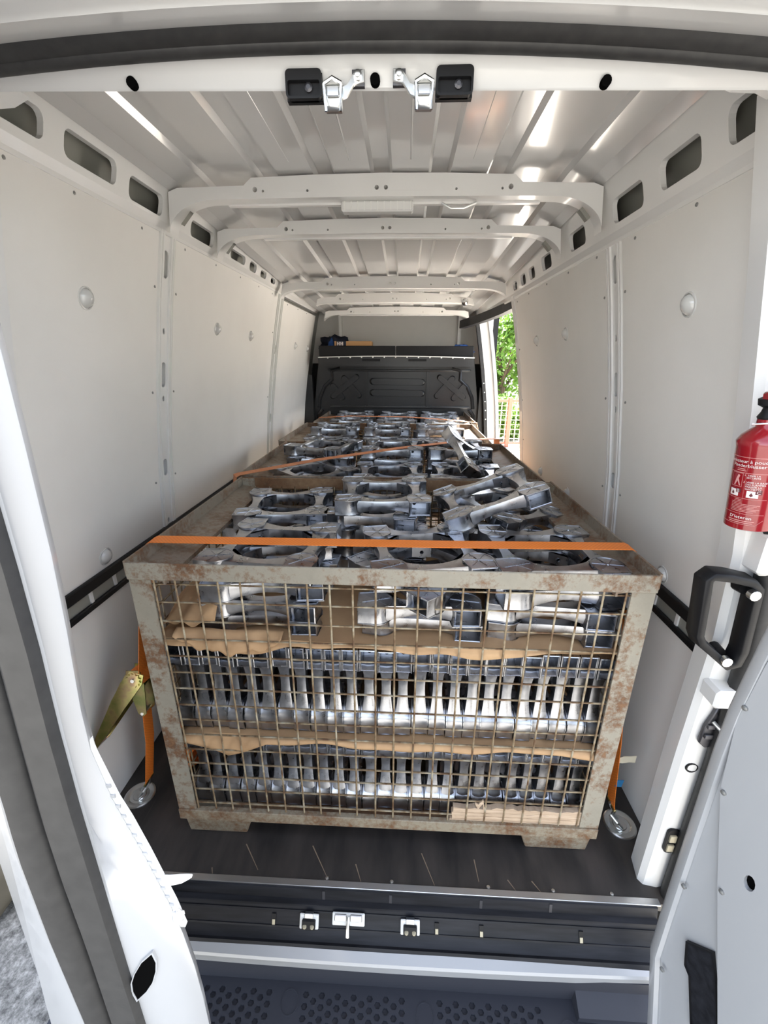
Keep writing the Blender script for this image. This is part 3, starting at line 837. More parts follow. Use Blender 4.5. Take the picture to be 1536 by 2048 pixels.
for q in (-1, 1): MB().obox(c + nrm * 0.009 - u * 0.006 + Vector((q * 0.022, 0, 0)), (0.017, 0, 0), u * 0.008, nrm * 0.004).build('worn_pad', 'strip_metal', r, bevel=0.002)
MB().tube([c + nrm * 0.014 - u * 0.012, c + nrm * 0.02 + u * 0.012, c + nrm * 0.018 + u * 0.034], [0.004, 0.005, 0.006], 8).build('latch_pin', 'zinc', r)

# rear step bumper with hexagonal dimples
mb = MB()
zt = -0.25
def hexagon(cx, cy, r): return [(cx + r * math.cos(PI / 3 * k) * 0.95, cy + r * math.sin(PI / 3 * k) * 0.85) for k in range(6)]
holes = []
cols = [(-0.53, -0.33), (-0.245, 0.045), (0.13, 0.42)]
for ca, cb in cols:
    k = 0; x = ca
    while x <= cb:
        for j in range(9):
            y = 0.672 - j * 0.0235 - (0.01175 if k % 2 else 0)
            if y > 0.47 and not (x > 0.32 and y > 0.672 - (x - 0.30) * 0.45 + 0.02 and False): holes.append(hexagon(x, y, 0.0095))
        x += 0.0225; k += 1
mb.plate([(-0.93, 0.45), (0.72, 0.45), (0.72, 0.70), (-0.93, 0.70)], holes, lambda s, t, d: (s, t, zt - d), 0.007)
bump_top = mb
bumper = tag(bump_top.build('step_bumper', 'bumper_plastic', smooth=None), 'dark grey plastic rear step bumper with hexagonal dimple tread', 'bumper')
mb = MB()
mb.box((-0.93, 0.45, zt - 0.02), (0.72, 0.70, zt - 0.007))
mb.build('tread_backing', 'bumper_plastic', bumper, smooth=None)
mb = MB().loft([[(x, 0.70, zt - 0.02), (x, 0.698, zt), (x, 0.692, -0.20), (x, 0.694, -0.150), (x, 0.76, -0.15), (x, 0.76, zt - 0.02)] for x in (-0.95, 0.735)]); mb.build('bumper_riser', 'bumper_plastic', bumper)
mb = MB().loft([[(x, 0.45, zt), (x, 0.43, zt - 0.01), (x, 0.42, zt - 0.06), (x, 0.43, zt - 0.22), (x, 0.46, zt - 0.22), (x, 0.46, zt)] for x in (-0.95, 0.74)]); mb.build('bumper_front', 'bumper_plastic', bumper)
for cx, cy in ((-0.288, 0.655), (0.088, 0.645), (0.475, 0.63)):
    MB().loft([[(cx + r_ * math.cos(2 * PI * k / 20), cy + r_ * 1.1 * math.sin(2 * PI * k / 20), zt + h_) for k in range(20)] for r_, h_ in ((0.026, -0.002), (0.0255, 0.0012), (0.0235, 0.0012), (0.023, -0.002))], caps=False).build('sensor_ring', 'bumper_plastic', bumper)
MB().loft([[(x, 0.70, zt + 0.001), (x, 0.655 - (x - 0.45) * 0.03, zt + 0.004), (x, 0.65, zt + 0.03), (x, 0.695, zt + 0.06)] for x in (0.50, 0.735)]).build('corner_wedge', 'bumper_plastic', bumper)

# ground outside
GZ = -0.65
mb = MB().add([(-60, -60, GZ), (60, -60, GZ), (60, 90, GZ), (-60, 90, GZ)], [(0, 1, 2, 3)])
ground = struct('ground', mb, 'asphalt', 'rough grey asphalt around the van', 'ground', smooth=None)
mb = MB().add([(1.05, 2.0, GZ + 0.004), (9, 2.0, GZ + 0.004), (9, 10.9, GZ + 0.004), (1.05, 10.9, GZ + 0.004)], [(0, 1, 2, 3)])
mb.build('paving', 'paving', ground, smooth=None)
def boulder(c, r, seed, label):
    rnd = random.Random(seed); ph = [rnd.uniform(0, 6) for _ in range(4)]
    def f(u, v):
        th = u * 2 * PI; p = v * PI
        k = 1 + 0.13 * math.sin(3 * th + ph[0]) * math.sin(p) + 0.1 * math.sin(4 * p + ph[1]) + 0.06 * math.sin(7 * th + 3 * p)
        return (c[0] + r[0] * k * math.sin(p) * math.cos(th), c[1] + r[1] * k * math.sin(p) * math.sin(th), c[2] + r[2] * (0.8 + k * math.cos(p)))
    return tag(MB().grid(f, 18, 12).build('boulder', 'stone', smooth=40), label, 'stone')
boulder((-1.66, 1.10, GZ), (0.16, 0.20, 0.11), 2, 'brown boulder lying on the asphalt left of the open door')

# ------------------------------------------------------------------ rear doors
# left door: half open, its free edge faces the camera
EA = [(1.95, -0.250), (1.451, -0.256), (1.38, -0.258), (1.301, -0.261), (1.235, -0.266), (1.153, -0.274), (1.107, -0.276), (1.044, -0.269), (0.968, -0.253), (0.89, -0.239), (0.829, -0.231), (0.751, -0.227), (0.656, -0.228), (0.3, -0.24), (-0.08, -0.25)]
EB = [(1.95, -0.26), (1.337, -0.264), (1.236, -0.268), (1.164, -0.273), (1.071, -0.277), (0.944, -0.280), (0.859, -0.282), (0.729, -0.284), (0.3, -0.29), (-0.08, -0.29)]
EC = [(1.95, -0.29), (1.242, -0.302), (1.165, -0.308), (1.055, -0.316), (0.976, -0.319), (0.864, -0.320), (0.697, -0.325), (-0.08, -0.335)]
ED = [(1.95, -0.325), (1.098, -0.338), (1.018, -0.346), (0.888, -0.350), (0.721, -0.350), (-0.08, -0.355)]
EE = [(1.95, -0.36), (1.029, -0.377), (0.976, -0.383), (0.885, -0.394), (0.756, -0.412), (0.658, -0.423), (0.3, -0.43), (-0.08, -0.42)]
def ev(E, z):
    e = sorted(E); return lerp(z, [a for a, _ in e], [b for _, b in e])
ZD = [-0.08, 0.3, 0.656, 0.72, 0.78, 0.84, 0.89, 0.93, 0.968, 1.005, 1.044, 1.075, 1.107, 1.153, 1.2, 1.235, 1.301, 1.38, 1.451, 1.7, 1.88]
DD = Vector((-0.66, 0.50, 0)).normalized()       # from free edge towards the hinge
dl = empty('rear_door', (-0.32, 0.27, -0.08))
tag(dl, 'half open left rear door seen on its white free edge with a black double seal', 'door')
def strip(parts, mt, nm, parent, smooth=40):
    mb = MB(); secs = []
    for z in ZD:
        secs.append([(x, y, z) for x, y in parts(z)])
    mb.loft(secs); return mb.build(nm, mt, parent, smooth=smooth)
def shell_section(z):
    a, bq, d, e = ev(EA, z), ev(EB, z), ev(ED, z), ev(EE, z)
    back = [(a - 0.02 + DD.x * 0.70, 0.30 + DD.y * 0.70), (e + DD.x * 0.62 - 0.02, 0.28 + DD.y * 0.62)]
    return [(a - 0.004, 0.288), (a - 0.001, 0.280), (a - 0.006, 0.272), (a - 0.016, 0.264), (bq + 0.004, 0.254), (bq - 0.006, 0.256), (d, 0.258), (d - 0.006, 0.252), (e + 0.008, 0.262), (e, 0.272)] + [back[1], back[0]]
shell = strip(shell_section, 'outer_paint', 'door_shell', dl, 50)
strip(lambda z: [(ev(EB, z) + 0.0005, 0.2535), (ev(EB, z) - 0.002, 0.246), (ev(EC, z) + 0.010, 0.246), (ev(EC, z) + 0.002, 0.252), (ev(EC, z) + 0.002, 0.258), (ev(EB, z), 0.257)], 'rubber', 'edge_seal', dl, 30)
strip(lambda z: [(ev(EC, z) + 0.001, 0.255), (ev(EC, z) - 0.003, 0.249), (ev(EC, z) - 0.010, 0.244), (ev(ED, z) + 0.006, 0.244), (ev(ED, z) + 0.0005, 0.252), (ev(ED, z) + 0.002, 0.260), (ev(EC, z), 0.260)], 'rubber', 'edge_seal', dl, 50)
# lens shaped opening in the edge, inner shade painted as a black plate
lens = [(-0.256, 0.846), (-0.2545, 0.83), (-0.257, 0.815), (-0.263, 0.797), (-0.271, 0.784), (-0.281, 0.774), (-0.2825, 0.79), (-0.281, 0.806), (-0.276, 0.82), (-0.267, 0.836)]
mb = MB(); mb.plate([((x + 0.269) * 1.10 - 0.269, (z - 0.81) * 1.08 + 0.81) for x, z in lens], [lens], lambda s, t, d: (s, 0.2520 + (s + 0.279) * 0.28 + d, t), 0.010)
mb.build('opening_rim', 'outer_paint', dl, smooth=None)
mb = MB(); mb.prism(lens, lambda s, t, d: (s, 0.2526 + (s + 0.279) * 0.28 + d, t), 0, 0.004); mb.build('opening_shade', 'void_black', dl, smooth=None)
# ridged lining edge and loose tab
def edge_pt(z, off=0.0): return Vector((ev(EA, z) + off, 0.286, z))
zz = [1.115 - 0.265 * k / 40 for k in range(41)]
mb = MB(); mb.loft([[(ev(EA, z) - 0.003, 0.281, z), (ev(EA, z) - 0.002 + 0.006 * min(1, (1.116 - z) / 0.10), 0.281, z), (ev(EA, z) - 0.002 + 0.006 * min(1, (1.116 - z) / 0.10), 0.286, z), (ev(EA, z) - 0.003, 0.288, z)] for z in zz]); ls = mb.build('lining_edge', 'white_plastic', dl)
for k in range(8, 40, 2):
    p = edge_pt(zz[k], 0.0008)
    MB().obox((p.x, 0.2805, p.z), (0.0022, 0, 0), (0, 0.0009, 0), (0, 0, 0.0018)).build('ridge', 'outer_paint', ls, smooth=None)
MB().loft([[(x, y - 0.001, z - h_), (x, y - 0.001, z + h_), (x, y + 0.001, z + h_), (x, y + 0.001, z - h_)] for x, y, z, h_ in ((-0.250, 0.285, 0.922, 0.006), (-0.235, 0.283, 0.925, 0.007), (-0.222, 0.281, 0.932, 0.006), (-0.213, 0.281, 0.936, 0.003), (-0.209, 0.281, 0.938, 0.001))]).build('loose_tab', 'white_plastic', dl)
lump_rnd = random.Random(9)
def crumb(u, v):
    th = u * 2 * PI; p = v * PI; k = 1 + 0.25 * math.sin(5 * th + 2) * math.sin(3 * p)
    return (-0.2355 + 0.006 * k * math.sin(p) * math.cos(th), 0.282 + 0.005 * k * math.sin(p) * math.sin(th), 0.868 + 0.011 * k * math.cos(p))
MB().grid(crumb, 10, 7).build('torn_end', 'white_plastic', dl)
MB().box((-0.40, 0.29, 0.80), (-0.385, 0.33, 0.97)).build('tail_lamp', 'tail_red', dl, bevel=0.004)

# right door: folded outwards, inner face towards the camera
P0 = Vector((0.645, 0.66, 0)); DR = Vector((0.312, -0.95, 0)); NR = Vector((-0.95, -0.312, 0))   # NR points inwards to the camera side
def rd(s, z, d=0.0): return tuple(P0 + DR * s + NR * d + Vector((0, 0, z)))
dr = empty('rear_door', (0.70, 0.5, -0.08))
tag(dr, 'open right rear door with a white riveted inner lining panel', 'door')
edge = [(-0.16, 0.045), (0.07, -0.004), (0.254, -0.008), (0.454, -0.011), (0.711, -0.014), (0.813, -0.012), (0.971, 0.0), (1.3, 0.03), (1.85, 0.10)]
mb = MB()
hole = circ(0.104, 0.511, 0.0095, 12, 0.018)
pocket = [(0.050, 0.212), (0.062, 0.152), (0.075, 0.141), (0.110, 0.023), (0.150, 0.095), (0.116, 0.206), (0.095, 0.266)]
outer = [(s, z) for z, s in edge] + [(0.80, 1.85), (0.80, -0.16)]
mb.plate(outer, [], lambda s, t, d: rd(s, t, -d), 0.05, back=True)
shell = mb.build('door_shell', 'outer_paint', dr, smooth=None)
fold = [(0.115, 0.150), (0.437, 0.062), (0.644, 0.012), (0.80, 0.0), (0.936, 0.012), (1.25, 0.05)]
pan = MB()
pan.plate([(s, z) for z, s in fold] + [(0.78, 1.25), (0.78, -0.10), (0.235, -0.10)], [hole], lambda s, t, d: rd(s, t, 0.010 - d), 0.009)
pan.prism(hole, lambda s, t, d: rd(s, t, 0.0012 + d), 0, 0.0006, mi=1)  # thin black face painted in for the shade inside the hole
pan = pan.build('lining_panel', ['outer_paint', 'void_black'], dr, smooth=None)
MB().loft([[rd(s - 0.012, z, 0.001), rd(s - 0.004, z, 0.010), rd(s + 0.012, z, 0.012), rd(s + 0.016, z, 0.001)] for z, s in edge]).build('edge_roll', 'outer_paint', dr, smooth=60)
pk = MB(); pk.plate([((s - 0.09) * 1.06 + 0.09, (z - 0.14) * 1.05 + 0.14) for s, z in pocket], [pocket], lambda s, t, d: rd(s, t, 0.008 - d), 0.007)
pk.build('pocket_rim', 'black_plastic', dr, smooth=None)
pk = MB(); pk.prism(pocket, lambda s, t, d: rd(s, t, 0.0015 + d), 0, 0.0015); pk.build('pull_pocket', 'sill_plastic', dr, smooth=None)
for s, z in ((0.006, 0.839), (0.020, 0.642), (0.012, 0.345), (0.028, 0.066), (0.073, 0.433)):
    rv = MB(); rv.loft([[rd(s + r_ * math.cos(2 * PI * k / 10), z + r_ * math.sin(2 * PI * k / 10), h_) for k in range(10)] for r_, h_ in ((0.0055, 0.009), (0.005, 0.0135), (0.002, 0.015))])
    rv.build('rivet', 'rivet_metal', dr)

# ------------------------------------------------------------------ things on the right rear pillar
def handle(s, label):
    root = empty('grab_handle', (XC + s * 0.80, 0.84, 0.9))
    tag(root, label, 'handle', 'grab handles on the rear pillars')
    X = lambda x: XC + s * (x - XC)
    path = [(0.650, 0.845, 1.000), (0.662, 0.842, 1.012), (0.70, 0.838, 1.010), (0.755, 0.825, 1.000), (0.772, 0.82, 0.985), (0.776, 0.815, 0.90), (0.782, 0.812, 0.80), (0.776, 0.812, 0.762), (0.755, 0.815, 0.752), (0.715, 0.835, 0.785), (0.680, 0.842, 0.812), (0.668, 0.845, 0.835), (0.660, 0.846, 0.92)]
    path = [(0.681 + (x * 0.945 - 0.677) * 0.84, 0.816 + (y - 0.83) * 0.4, 0.953 + (z * 0.945 + 0.0792 - 0.915) * 0.86 - 0.030) for x, y, z in path]
    # rectangular section swept round the loop
    N = len(path); secs = []
    for i, p in enumerate(path):
        a = Vector(path[i - 1]); c = Vector(path[(i + 1) % N]); d = (c - a); d.y = 0; d.normalize()
        q = Vector((-d.z, 0, d.x))
        w = 0.0085; t = 0.019
        pv = Vector(p)
        sec = [pv + q * w + Vector((0, -t, 0)), pv + q * w * 1.15 + Vector((0, t, 0)), pv - q * w * 1.15 + Vector((0, t, 0)), pv - q * w + Vector((0, -t, 0))]
        secs.append([(X(v.x), v.y, v.z) for v in sec])
    secs.append(secs[0])
    mb = MB(); mb.loft(secs, caps=False); mb.build('grip_loop', 'black_plastic', root, bevel=0.002, smooth=50)
    for x, z in ((0.755, 0.968), (0.742, 0.796)):
        MB().lathe([(0.011, 0), (0.011, -0.012), (0.006, -0.014)], (X(x * 0.945), 0.800, 1.44 + (z - 1.44) * 0.945), 12, axis='y').build('bolt', 'zinc', root)
        MB().lathe([(0.016, 0.02), (0.014, -0.002)], (X(x * 0.945 + 0.004), 0.822, 1.44 + (z - 1.44) * 0.945), 12, axis='y').build('foot_boss', 'black_plastic', root)
handle(1, 'black looped grab handle bolted to the right rear pillar')
handle(-1, 'black looped grab handle on the left pillar, half hidden by the open door')
# pillar fittings
root = empty('lock_bracket', (0.757, 0.80, 0.62)); tag(root, 'grey steel lock bracket on the right rear pillar below the grab handle', 'bracket')
mb = MB(); mb.prism([(0.735, 0.56), (0.752, 0.545), (0.77, 0.55), (0.782, 0.60), (0.777, 0.655), (0.768, 0.67), (0.752, 0.668), (0.748, 0.645), (0.738, 0.61)], lambda s, t, d: (s, 0.843 - d, t), 0, 0.012); mb.build('bracket_plate', 'dark_metal', root, bevel=0.002)
MB().lathe([(0.008, 0), (0.0075, -0.001), (0.006, 0.004)], (0.762, 0.830, 0.655), 10, axis='y').build('bolt_hole', 'black_plastic', root)
MB().tube([(0.748, 0.828, 0.632), (0.760, 0.813, 0.62), (0.770, 0.815, 0.59), (0.765, 0.828, 0.56)], 0.005, 8).build('lock_bow', 'zinc', root)
for z in (0.615, 0.585): MB().obox((0.750, 0.829, z), (0.010, 0, 0), (0, 0.004, 0), (0, 0, 0.006)).build('pawl', 'dark_metal', root, bevel=0.001)
MB().lathe([(0.016, 0.0), (0.015, -0.003), (0.012, -0.003), (0.011, 0.001), (0.0005, 0.001)], (0.748, 0.845, 0.465), 14, axis='y').build('hole_rim', 'black_plastic', pr)
root = empty('contact_plate', (0.752, 0.80, 0.2)); tag(root, 'black contact plate with two beige pads low on the right rear pillar', 'contact')
mb = MB(); mb.prism(rrect(0.738, 0.770, 0.155, 0.245, 0.014), lambda s, t, d: (s, 0.845 - d, t), 0, 0.008); mb.build('base_plate', 'black_plastic', root, bevel=0.002)
for z in (0.178, 0.214): MB().box((0.744, 0.832, z - 0.012), (0.762, 0.838, z + 0.012)).build('contact_pad', 'beige_plastic', root, bevel=0.001)
for z0, z1 in ((0.69, 0.74), (1.03, 1.12)):
    MB().box((0.716, 0.800, z0), (0.780, 0.86, z1)).build('pillar_boss', 'van_paint', pr, bevel=0.008)

# fire extinguisher
EX = Vector((0.662, 0.800, 1.140)); ER = 0.0400
ext = empty('fire_extinguisher', EX); tag(ext, 'red powder fire extinguisher with printed label beside the right rear pillar', 'fire extinguisher')
cyl = MB().lathe([(0.0005, 0.0), (0.030, 0.0005), (0.040, 0.006), (ER, 0.016), (ER, 0.180), (0.0415, 0.192), (0.035, 0.204), (0.025, 0.214), (0.0175, 0.220), (0.0165, 0.236), (0.0005, 0.236)], EX, 40)
body = cyl.build('cylinder', 'red_enamel', ext, smooth=50)
MB().lathe([(0.0165, 0.236), (0.018, 0.240), (0.013, 0.250), (0.011, 0.258), (0.019, 0.264), (0.020, 0.276), (0.010, 0.282)], EX, 20).build('valve', 'black_plastic', ext)
MB().obox(EX + Vector((0.012, -0.004, 0.288)), (0.030, 0.004, 0.006), (0, 0.010, 0), (0, 0, 0.008)).build('lever', 'red_enamel', ext, bevel=0.003)
MB().obox(EX + Vector((0.006, -0.0125, 0.289)), (0.018, 0.003, 0.004), (0, 0.003, 0), (0, 0, 0.0045)).build('safety_tab', 'yellow', ext, bevel=0.001)
MB().tube([EX + Vector((-0.030, -0.002, 0.228)), EX + Vector((-0.012, -0.012, 0.229)), EX + Vector((0.0, -0.02, 0.228))], 0.0022, 8).build('spray_pin', 'chrome', ext)
MB().tube([EX + Vector((0.004, -0.022, 0.222)), EX + Vector((0.02, -0.018, 0.224)), EX + Vector((0.032, -0.004, 0.224))], 0.003, 8).build('bracket_wire', 'chrome', ext)
MB().obox(EX + Vector((0.020, -0.022, 0.203)), (0.006, 0.004, 0), (0, 0.002, 0.001), (0, 0, 0.010)).build('pink_tag', 'pink_tag', ext)
# printed label wrapped on the cylinder; the middle of the label faces the camera
LA = math.atan2(-EX.y, -EX.x) - 0.28
def wrap(s, z, d=0.0006):
    a = LA + s / ER
    return (EX.x + (ER + d) * math.cos(a), EX.y + (ER + d) * math.sin(a), EX.z + z)
def label_poly(poly, mt, nm, d=0.0005, parent=body):
    mb = MB()
    if len(poly) == 4 and abs(poly[1][0] - poly[0][0]) > 0.004:
        (x0_, z0_), (x1_, z1_) = poly[0], poly[2]
        mb.grid(lambda u, v: wrap(x0_ + (x1_ - x0_) * u, z0_ + (z1_ - z0_) * v, d), 8, 1)
        return mb.build(nm, mt, parent, recalc=False, smooth=None)
    tr = tessellate_polygon([[Vector((s, t, 0)) for s, t in poly]])
    mb.add([wrap(s, t, d) for s, t in poly], [tuple(q) for q in tr]); return mb.build(nm, mt, parent, recalc=False, smooth=None)
def label_line(s0, s1, z, w, mt='print_pale', slope=0.0):
    n = 10; mb = MB()
    mb.grid(lambda u, v: wrap(s0 + (s1 - s0) * u, z + (v - 0.5) * w + slope * u, 0.0005), n, 1); mb.build('label_rule', mt, body, recalc=False, smooth=None)
def text_mesh(txt, size, align='LEFT'):
    cu = bpy.data.curves.new('lettering', 'FONT'); cu.body = txt; cu.size = size; cu.align_x = align; cu.resolution_u = 2
    o = bpy.data.objects.new('lettering', cu); COL.objects.link(o)
    me = bpy.data.meshes.new_from_object(o)
    bpy.data.objects.remove(o); bpy.data.curves.remove(cu)
    return me
def label_text(txt, s, z, size, mt='print_white', bold=False):
    me = text_mesh(txt, size)
    for v in me.vertices:
        v.co = wrap(s + v.co.x * 0.95, z + v.co.y, 0.0007)
    me.materials.clear(); me.materials.append(MATS[mt])
    link('lettering', me, body)
label_line(-0.045, 0.05, 0.163, 0.0009, 'print_pale')
label_text('Extincteur à poudre', -0.044, 0.1515, 0.0098)
label_text('Poederblusser', -0.032, 0.1425, 0.0098)
label_line(-0.022, -0.008, 0.1385, 0.0014); label_line(-0.022, -0.006, 0.1350, 0.0014)
label_line(-0.045, 0.05, 0.1305, 0.0009)
for (a0, a1, z0, z1) in ((-0.030, -0.0295, 0.100, 0.129), (-0.010, -0.0095, 0.100, 0.129)):
    label_poly([(a0, z0), (a1, z0), (a1, z1), (a0, z1)], 'print_pale', 'label_rule')
label_line(-0.030, -0.0095, 0.100, 0.0007); label_line(-0.030, -0.0095, 0.129, 0.0007)
for pts in ([(-0.024, 0.102), (-0.022, 0.102), (-0.018, 0.112), (-0.014, 0.102), (-0.012, 0.102), (-0.0165, 0.117), (-0.0145, 0.124), (-0.018, 0.126), (-0.021, 0.117)],):
    label_poly(pts, 'print_pale', 'pictogram')
for k, tx in enumerate(('1. TIRER LA', '   SECURITE', '', '2. VISER LA BASE', '   DES FLAMMES.', '   PRESSER LA', '   GACHETTE.')):
    if tx: label_text(tx, -0.0075, 0.1245 - k * 0.0048, 0.0049)
for s0, ltr in ((-0.030, 'B'), (0.000, 'C')):
    label_poly([(s0, 0.079), (s0 + 0.017, 0.079), (s0 + 0.017, 0.0935), (s0, 0.0935)], 'print_white', 'class_panel')
    label_poly([(s0 + 0.0125, 0.087), (s0 + 0.0215, 0.087), (s0 + 0.0215, 0.096), (s0 + 0.0125, 0.096)], 'print_dark', 'class_tab', 0.0008)
    me = text_mesh(ltr, 0.0095)
    for v in me.vertices: v.co = wrap(s0 + 0.0140 + v.co.x * 0.9, 0.0882 + v.co.y, 0.0011)
    me.materials.clear(); me.materials.append(MATS['print_white']); link('lettering', me, body)
    label_poly([(s0 + 0.004, 0.084), (s0 + 0.007, 0.081), (s0 + 0.010, 0.084), (s0 + 0.007, 0.090)], 'print_dark', 'pictogram', 0.0008)
label_line(-0.040, 0.03, 0.0755, 0.0006)
for k in range(9):
    label_line(-0.022 + (0.004 if k < 2 else 0), (-0.006 if k < 3 else 0.022 - 0.004 * (k % 3)), 0.0725 - k * 0.0032, 0.0010, 'print_pale')
label_line(-0.040, 0.03, 0.042, 0.0006)
label_text("D'Ieteren", -0.022, 0.0305, 0.0098)
label_line(-0.024, 0.018, 0.0262, 0.0016); label_line(-0.022, 0.016, 0.0222, 0.0016)
label_line(-0.040, 0.020, 0.0185, 0.0008)
label_line(0.020, 0.030, 0.0185, 0.0008, slope=0.012)
ext.scale = (1, 1, 0.87)
ext.rotation_euler = (0, -0.11, 0)
ext.location.x += 0.006

# ------------------------------------------------------------------ mesh crates
CW, CD, CH = 1.285, 0.80, 0.968
def wire_mesh(name, length, r=0.0027):
    mb = MB(); mb.loft([[(r * math.cos(2 * PI * k / 6), r * math.sin(2 * PI * k / 6), z) for k in range(6)] for z in (0, length)])
    return mb.mesh(name, 'wire', smooth=60)
WIRE_V = wire_mesh('wire', 0.835); WIRE_FX = wire_mesh('wire', CW - 0.03); WIRE_SY = wire_mesh('wire', CD - 0.03)
def add_wire(me, parent, loc, rot=(0, 0, 0)):
    o = link('wire', me, parent, keep=False); o.location = loc; o.rotation_euler = rot; return o

def make_crate(name, loc, rz, label, paint='rusty_paint', flange='rusty_flange', heavy='rust_heavy'):
    root = empty(name, loc, (0, 0, rz))
    tag(root, label, 'crate', 'wire mesh crates in a row down the van')
    hx, hy = CW / 2, CD / 2
    low = 'rusty_low' if paint == 'rusty_paint' else paint
    def part(nm, mb, mt, **kw):
        me = mb.mesh(nm, mt, **kw); return link(nm, me, root, keep=False)
    for sx in (-1, 1):
        for sy in (-1, 1):
            mb = MB()
            mb.prism([(0, 0), (-0.055, 0), (-0.055, 0.005), (-0.005, 0.005), (-0.005, 0.055), (0, 0.055)], lambda s, t, d: (sx * (hx + s), sy * (hy - t), d), 0.076, CH - 0.002)
            part('corner_post', mb, paint, smooth=None)
            # foot, a folded box with sloping inner end
            mb = MB()
            poly = [(0.014, 0.0), (0.200, 0.0), (0.228, 0.080), (0.002, 0.080)]
            mb.prism(poly, lambda s, t, d: (sx * (hx - s), sy * (hy - 0.012 - d), t), 0.0, 0.16)
            part('foot', mb, low, bevel=0.003, smooth=None)
    for sy in (-1, 1):
        mb = MB().box((-hx - 0.001, min(sy * hy, sy * (hy + 0.006)), CH - 0.046), (hx + 0.001, max(sy * hy, sy * (hy + 0.006)), CH))
        part('top_rail', mb, paint if sy < 0 else heavy, bevel=0.0015, smooth=None)
        mb = MB().box((-hx, min(sy * (hy - 0.012), sy * (hy + 0.006)), 0.076), (hx, max(sy * (hy - 0.012), sy * (hy + 0.006)), 0.116))
        part('bottom_rail', mb, low, bevel=0.002, smooth=None)
    for sx in (-1, 1):
        f = lambda s, t, d: (sx * (hx - s), d, t)
        mb = MB(); mb.prism([(-0.003, CH + 0.004), (0.003, CH + 0.004), (0.004, CH - 0.030), (0.095, CH - 0.045), (0.095, CH - 0.058), (0.090, CH - 0.058), (0.090, CH - 0.050), (-0.003, CH - 0.036)], f, -hy - 0.004, hy + 0.004)
        part('side_flange', mb, flange, smooth=None)
        mb = MB().box((min(sx * (hx - 0.012), sx * hx), -hy, 0.076), (max(sx * (hx - 0.012), sx * hx), hy, 0.112))
        part('bottom_rail', mb, paint, bevel=0.002, smooth=None)
    mb = MB().box((-hx + 0.013, -hy + 0.013, 0.0765), (hx - 0.013, hy - 0.013, 0.0795)); part('base_plate', mb, heavy, smooth=None)
    # wires
    rnd = random.Random(name + str(loc))
    nx = 22
    for sy in (-1, 1):
        for k in range(nx):
            x = -hx + 0.0615 + k * 0.0553
            add_wire(WIRE_V, root, (x + rnd.uniform(-.002, .002), sy * (hy - 0.004), 0.098), (0, rnd.uniform(-.004, .004), 0))
        for k in range(15):
            z = 0.137 + k * 0.0548
            add_wire(WIRE_FX, root, (-hx + 0.015, sy * (hy - 0.0095), z + rnd.uniform(-.002, .002)), (0, PI / 2 + rnd.uniform(-.003, .003), 0))
    for sx in (-1, 1):
        for k in range(14):
            y = -hy + 0.055 + k * 0.0532
            add_wire(WIRE_V, root, (sx * (hx - 0.004), y, 0.098))
        for k in range(15):
            z = 0.137 + k * 0.0548
            add_wire(WIRE_SY, root, (sx * (hx - 0.0095), -hy + 0.015, z), (-PI / 2, 0, 0))
    return root

CR = [(-0.037, 1.322), (-0.066, 2.165), (-0.118, 3.005), (-0.072, 3.845)]
make_crate('mesh_crate', (CR[0][0], CR[0][1], 0), 0.0, 'nearest rusty wire mesh crate on feet, full of aluminium castings')
make_crate('mesh_crate', (CR[1][0], CR[1][1], 0), 0.0, 'second rusty wire mesh crate, under the diagonal orange strap', 'rusty_flange', 'rusty_flange')
make_crate('mesh_crate', (CR[2][0], CR[2][1] - 0.02, 0), 0.0, 'third wire mesh crate with brown side flanges, next to last', 'rusty_flange', 'rusty_flange')
make_crate('mesh_crate', (CR[3][0], CR[3][1] - 0.035, 0), 0.0, 'farthest pale grey painted mesh crate in front of the black bulkhead', 'pale_crate', 'rusty_flange', 'pale_crate')

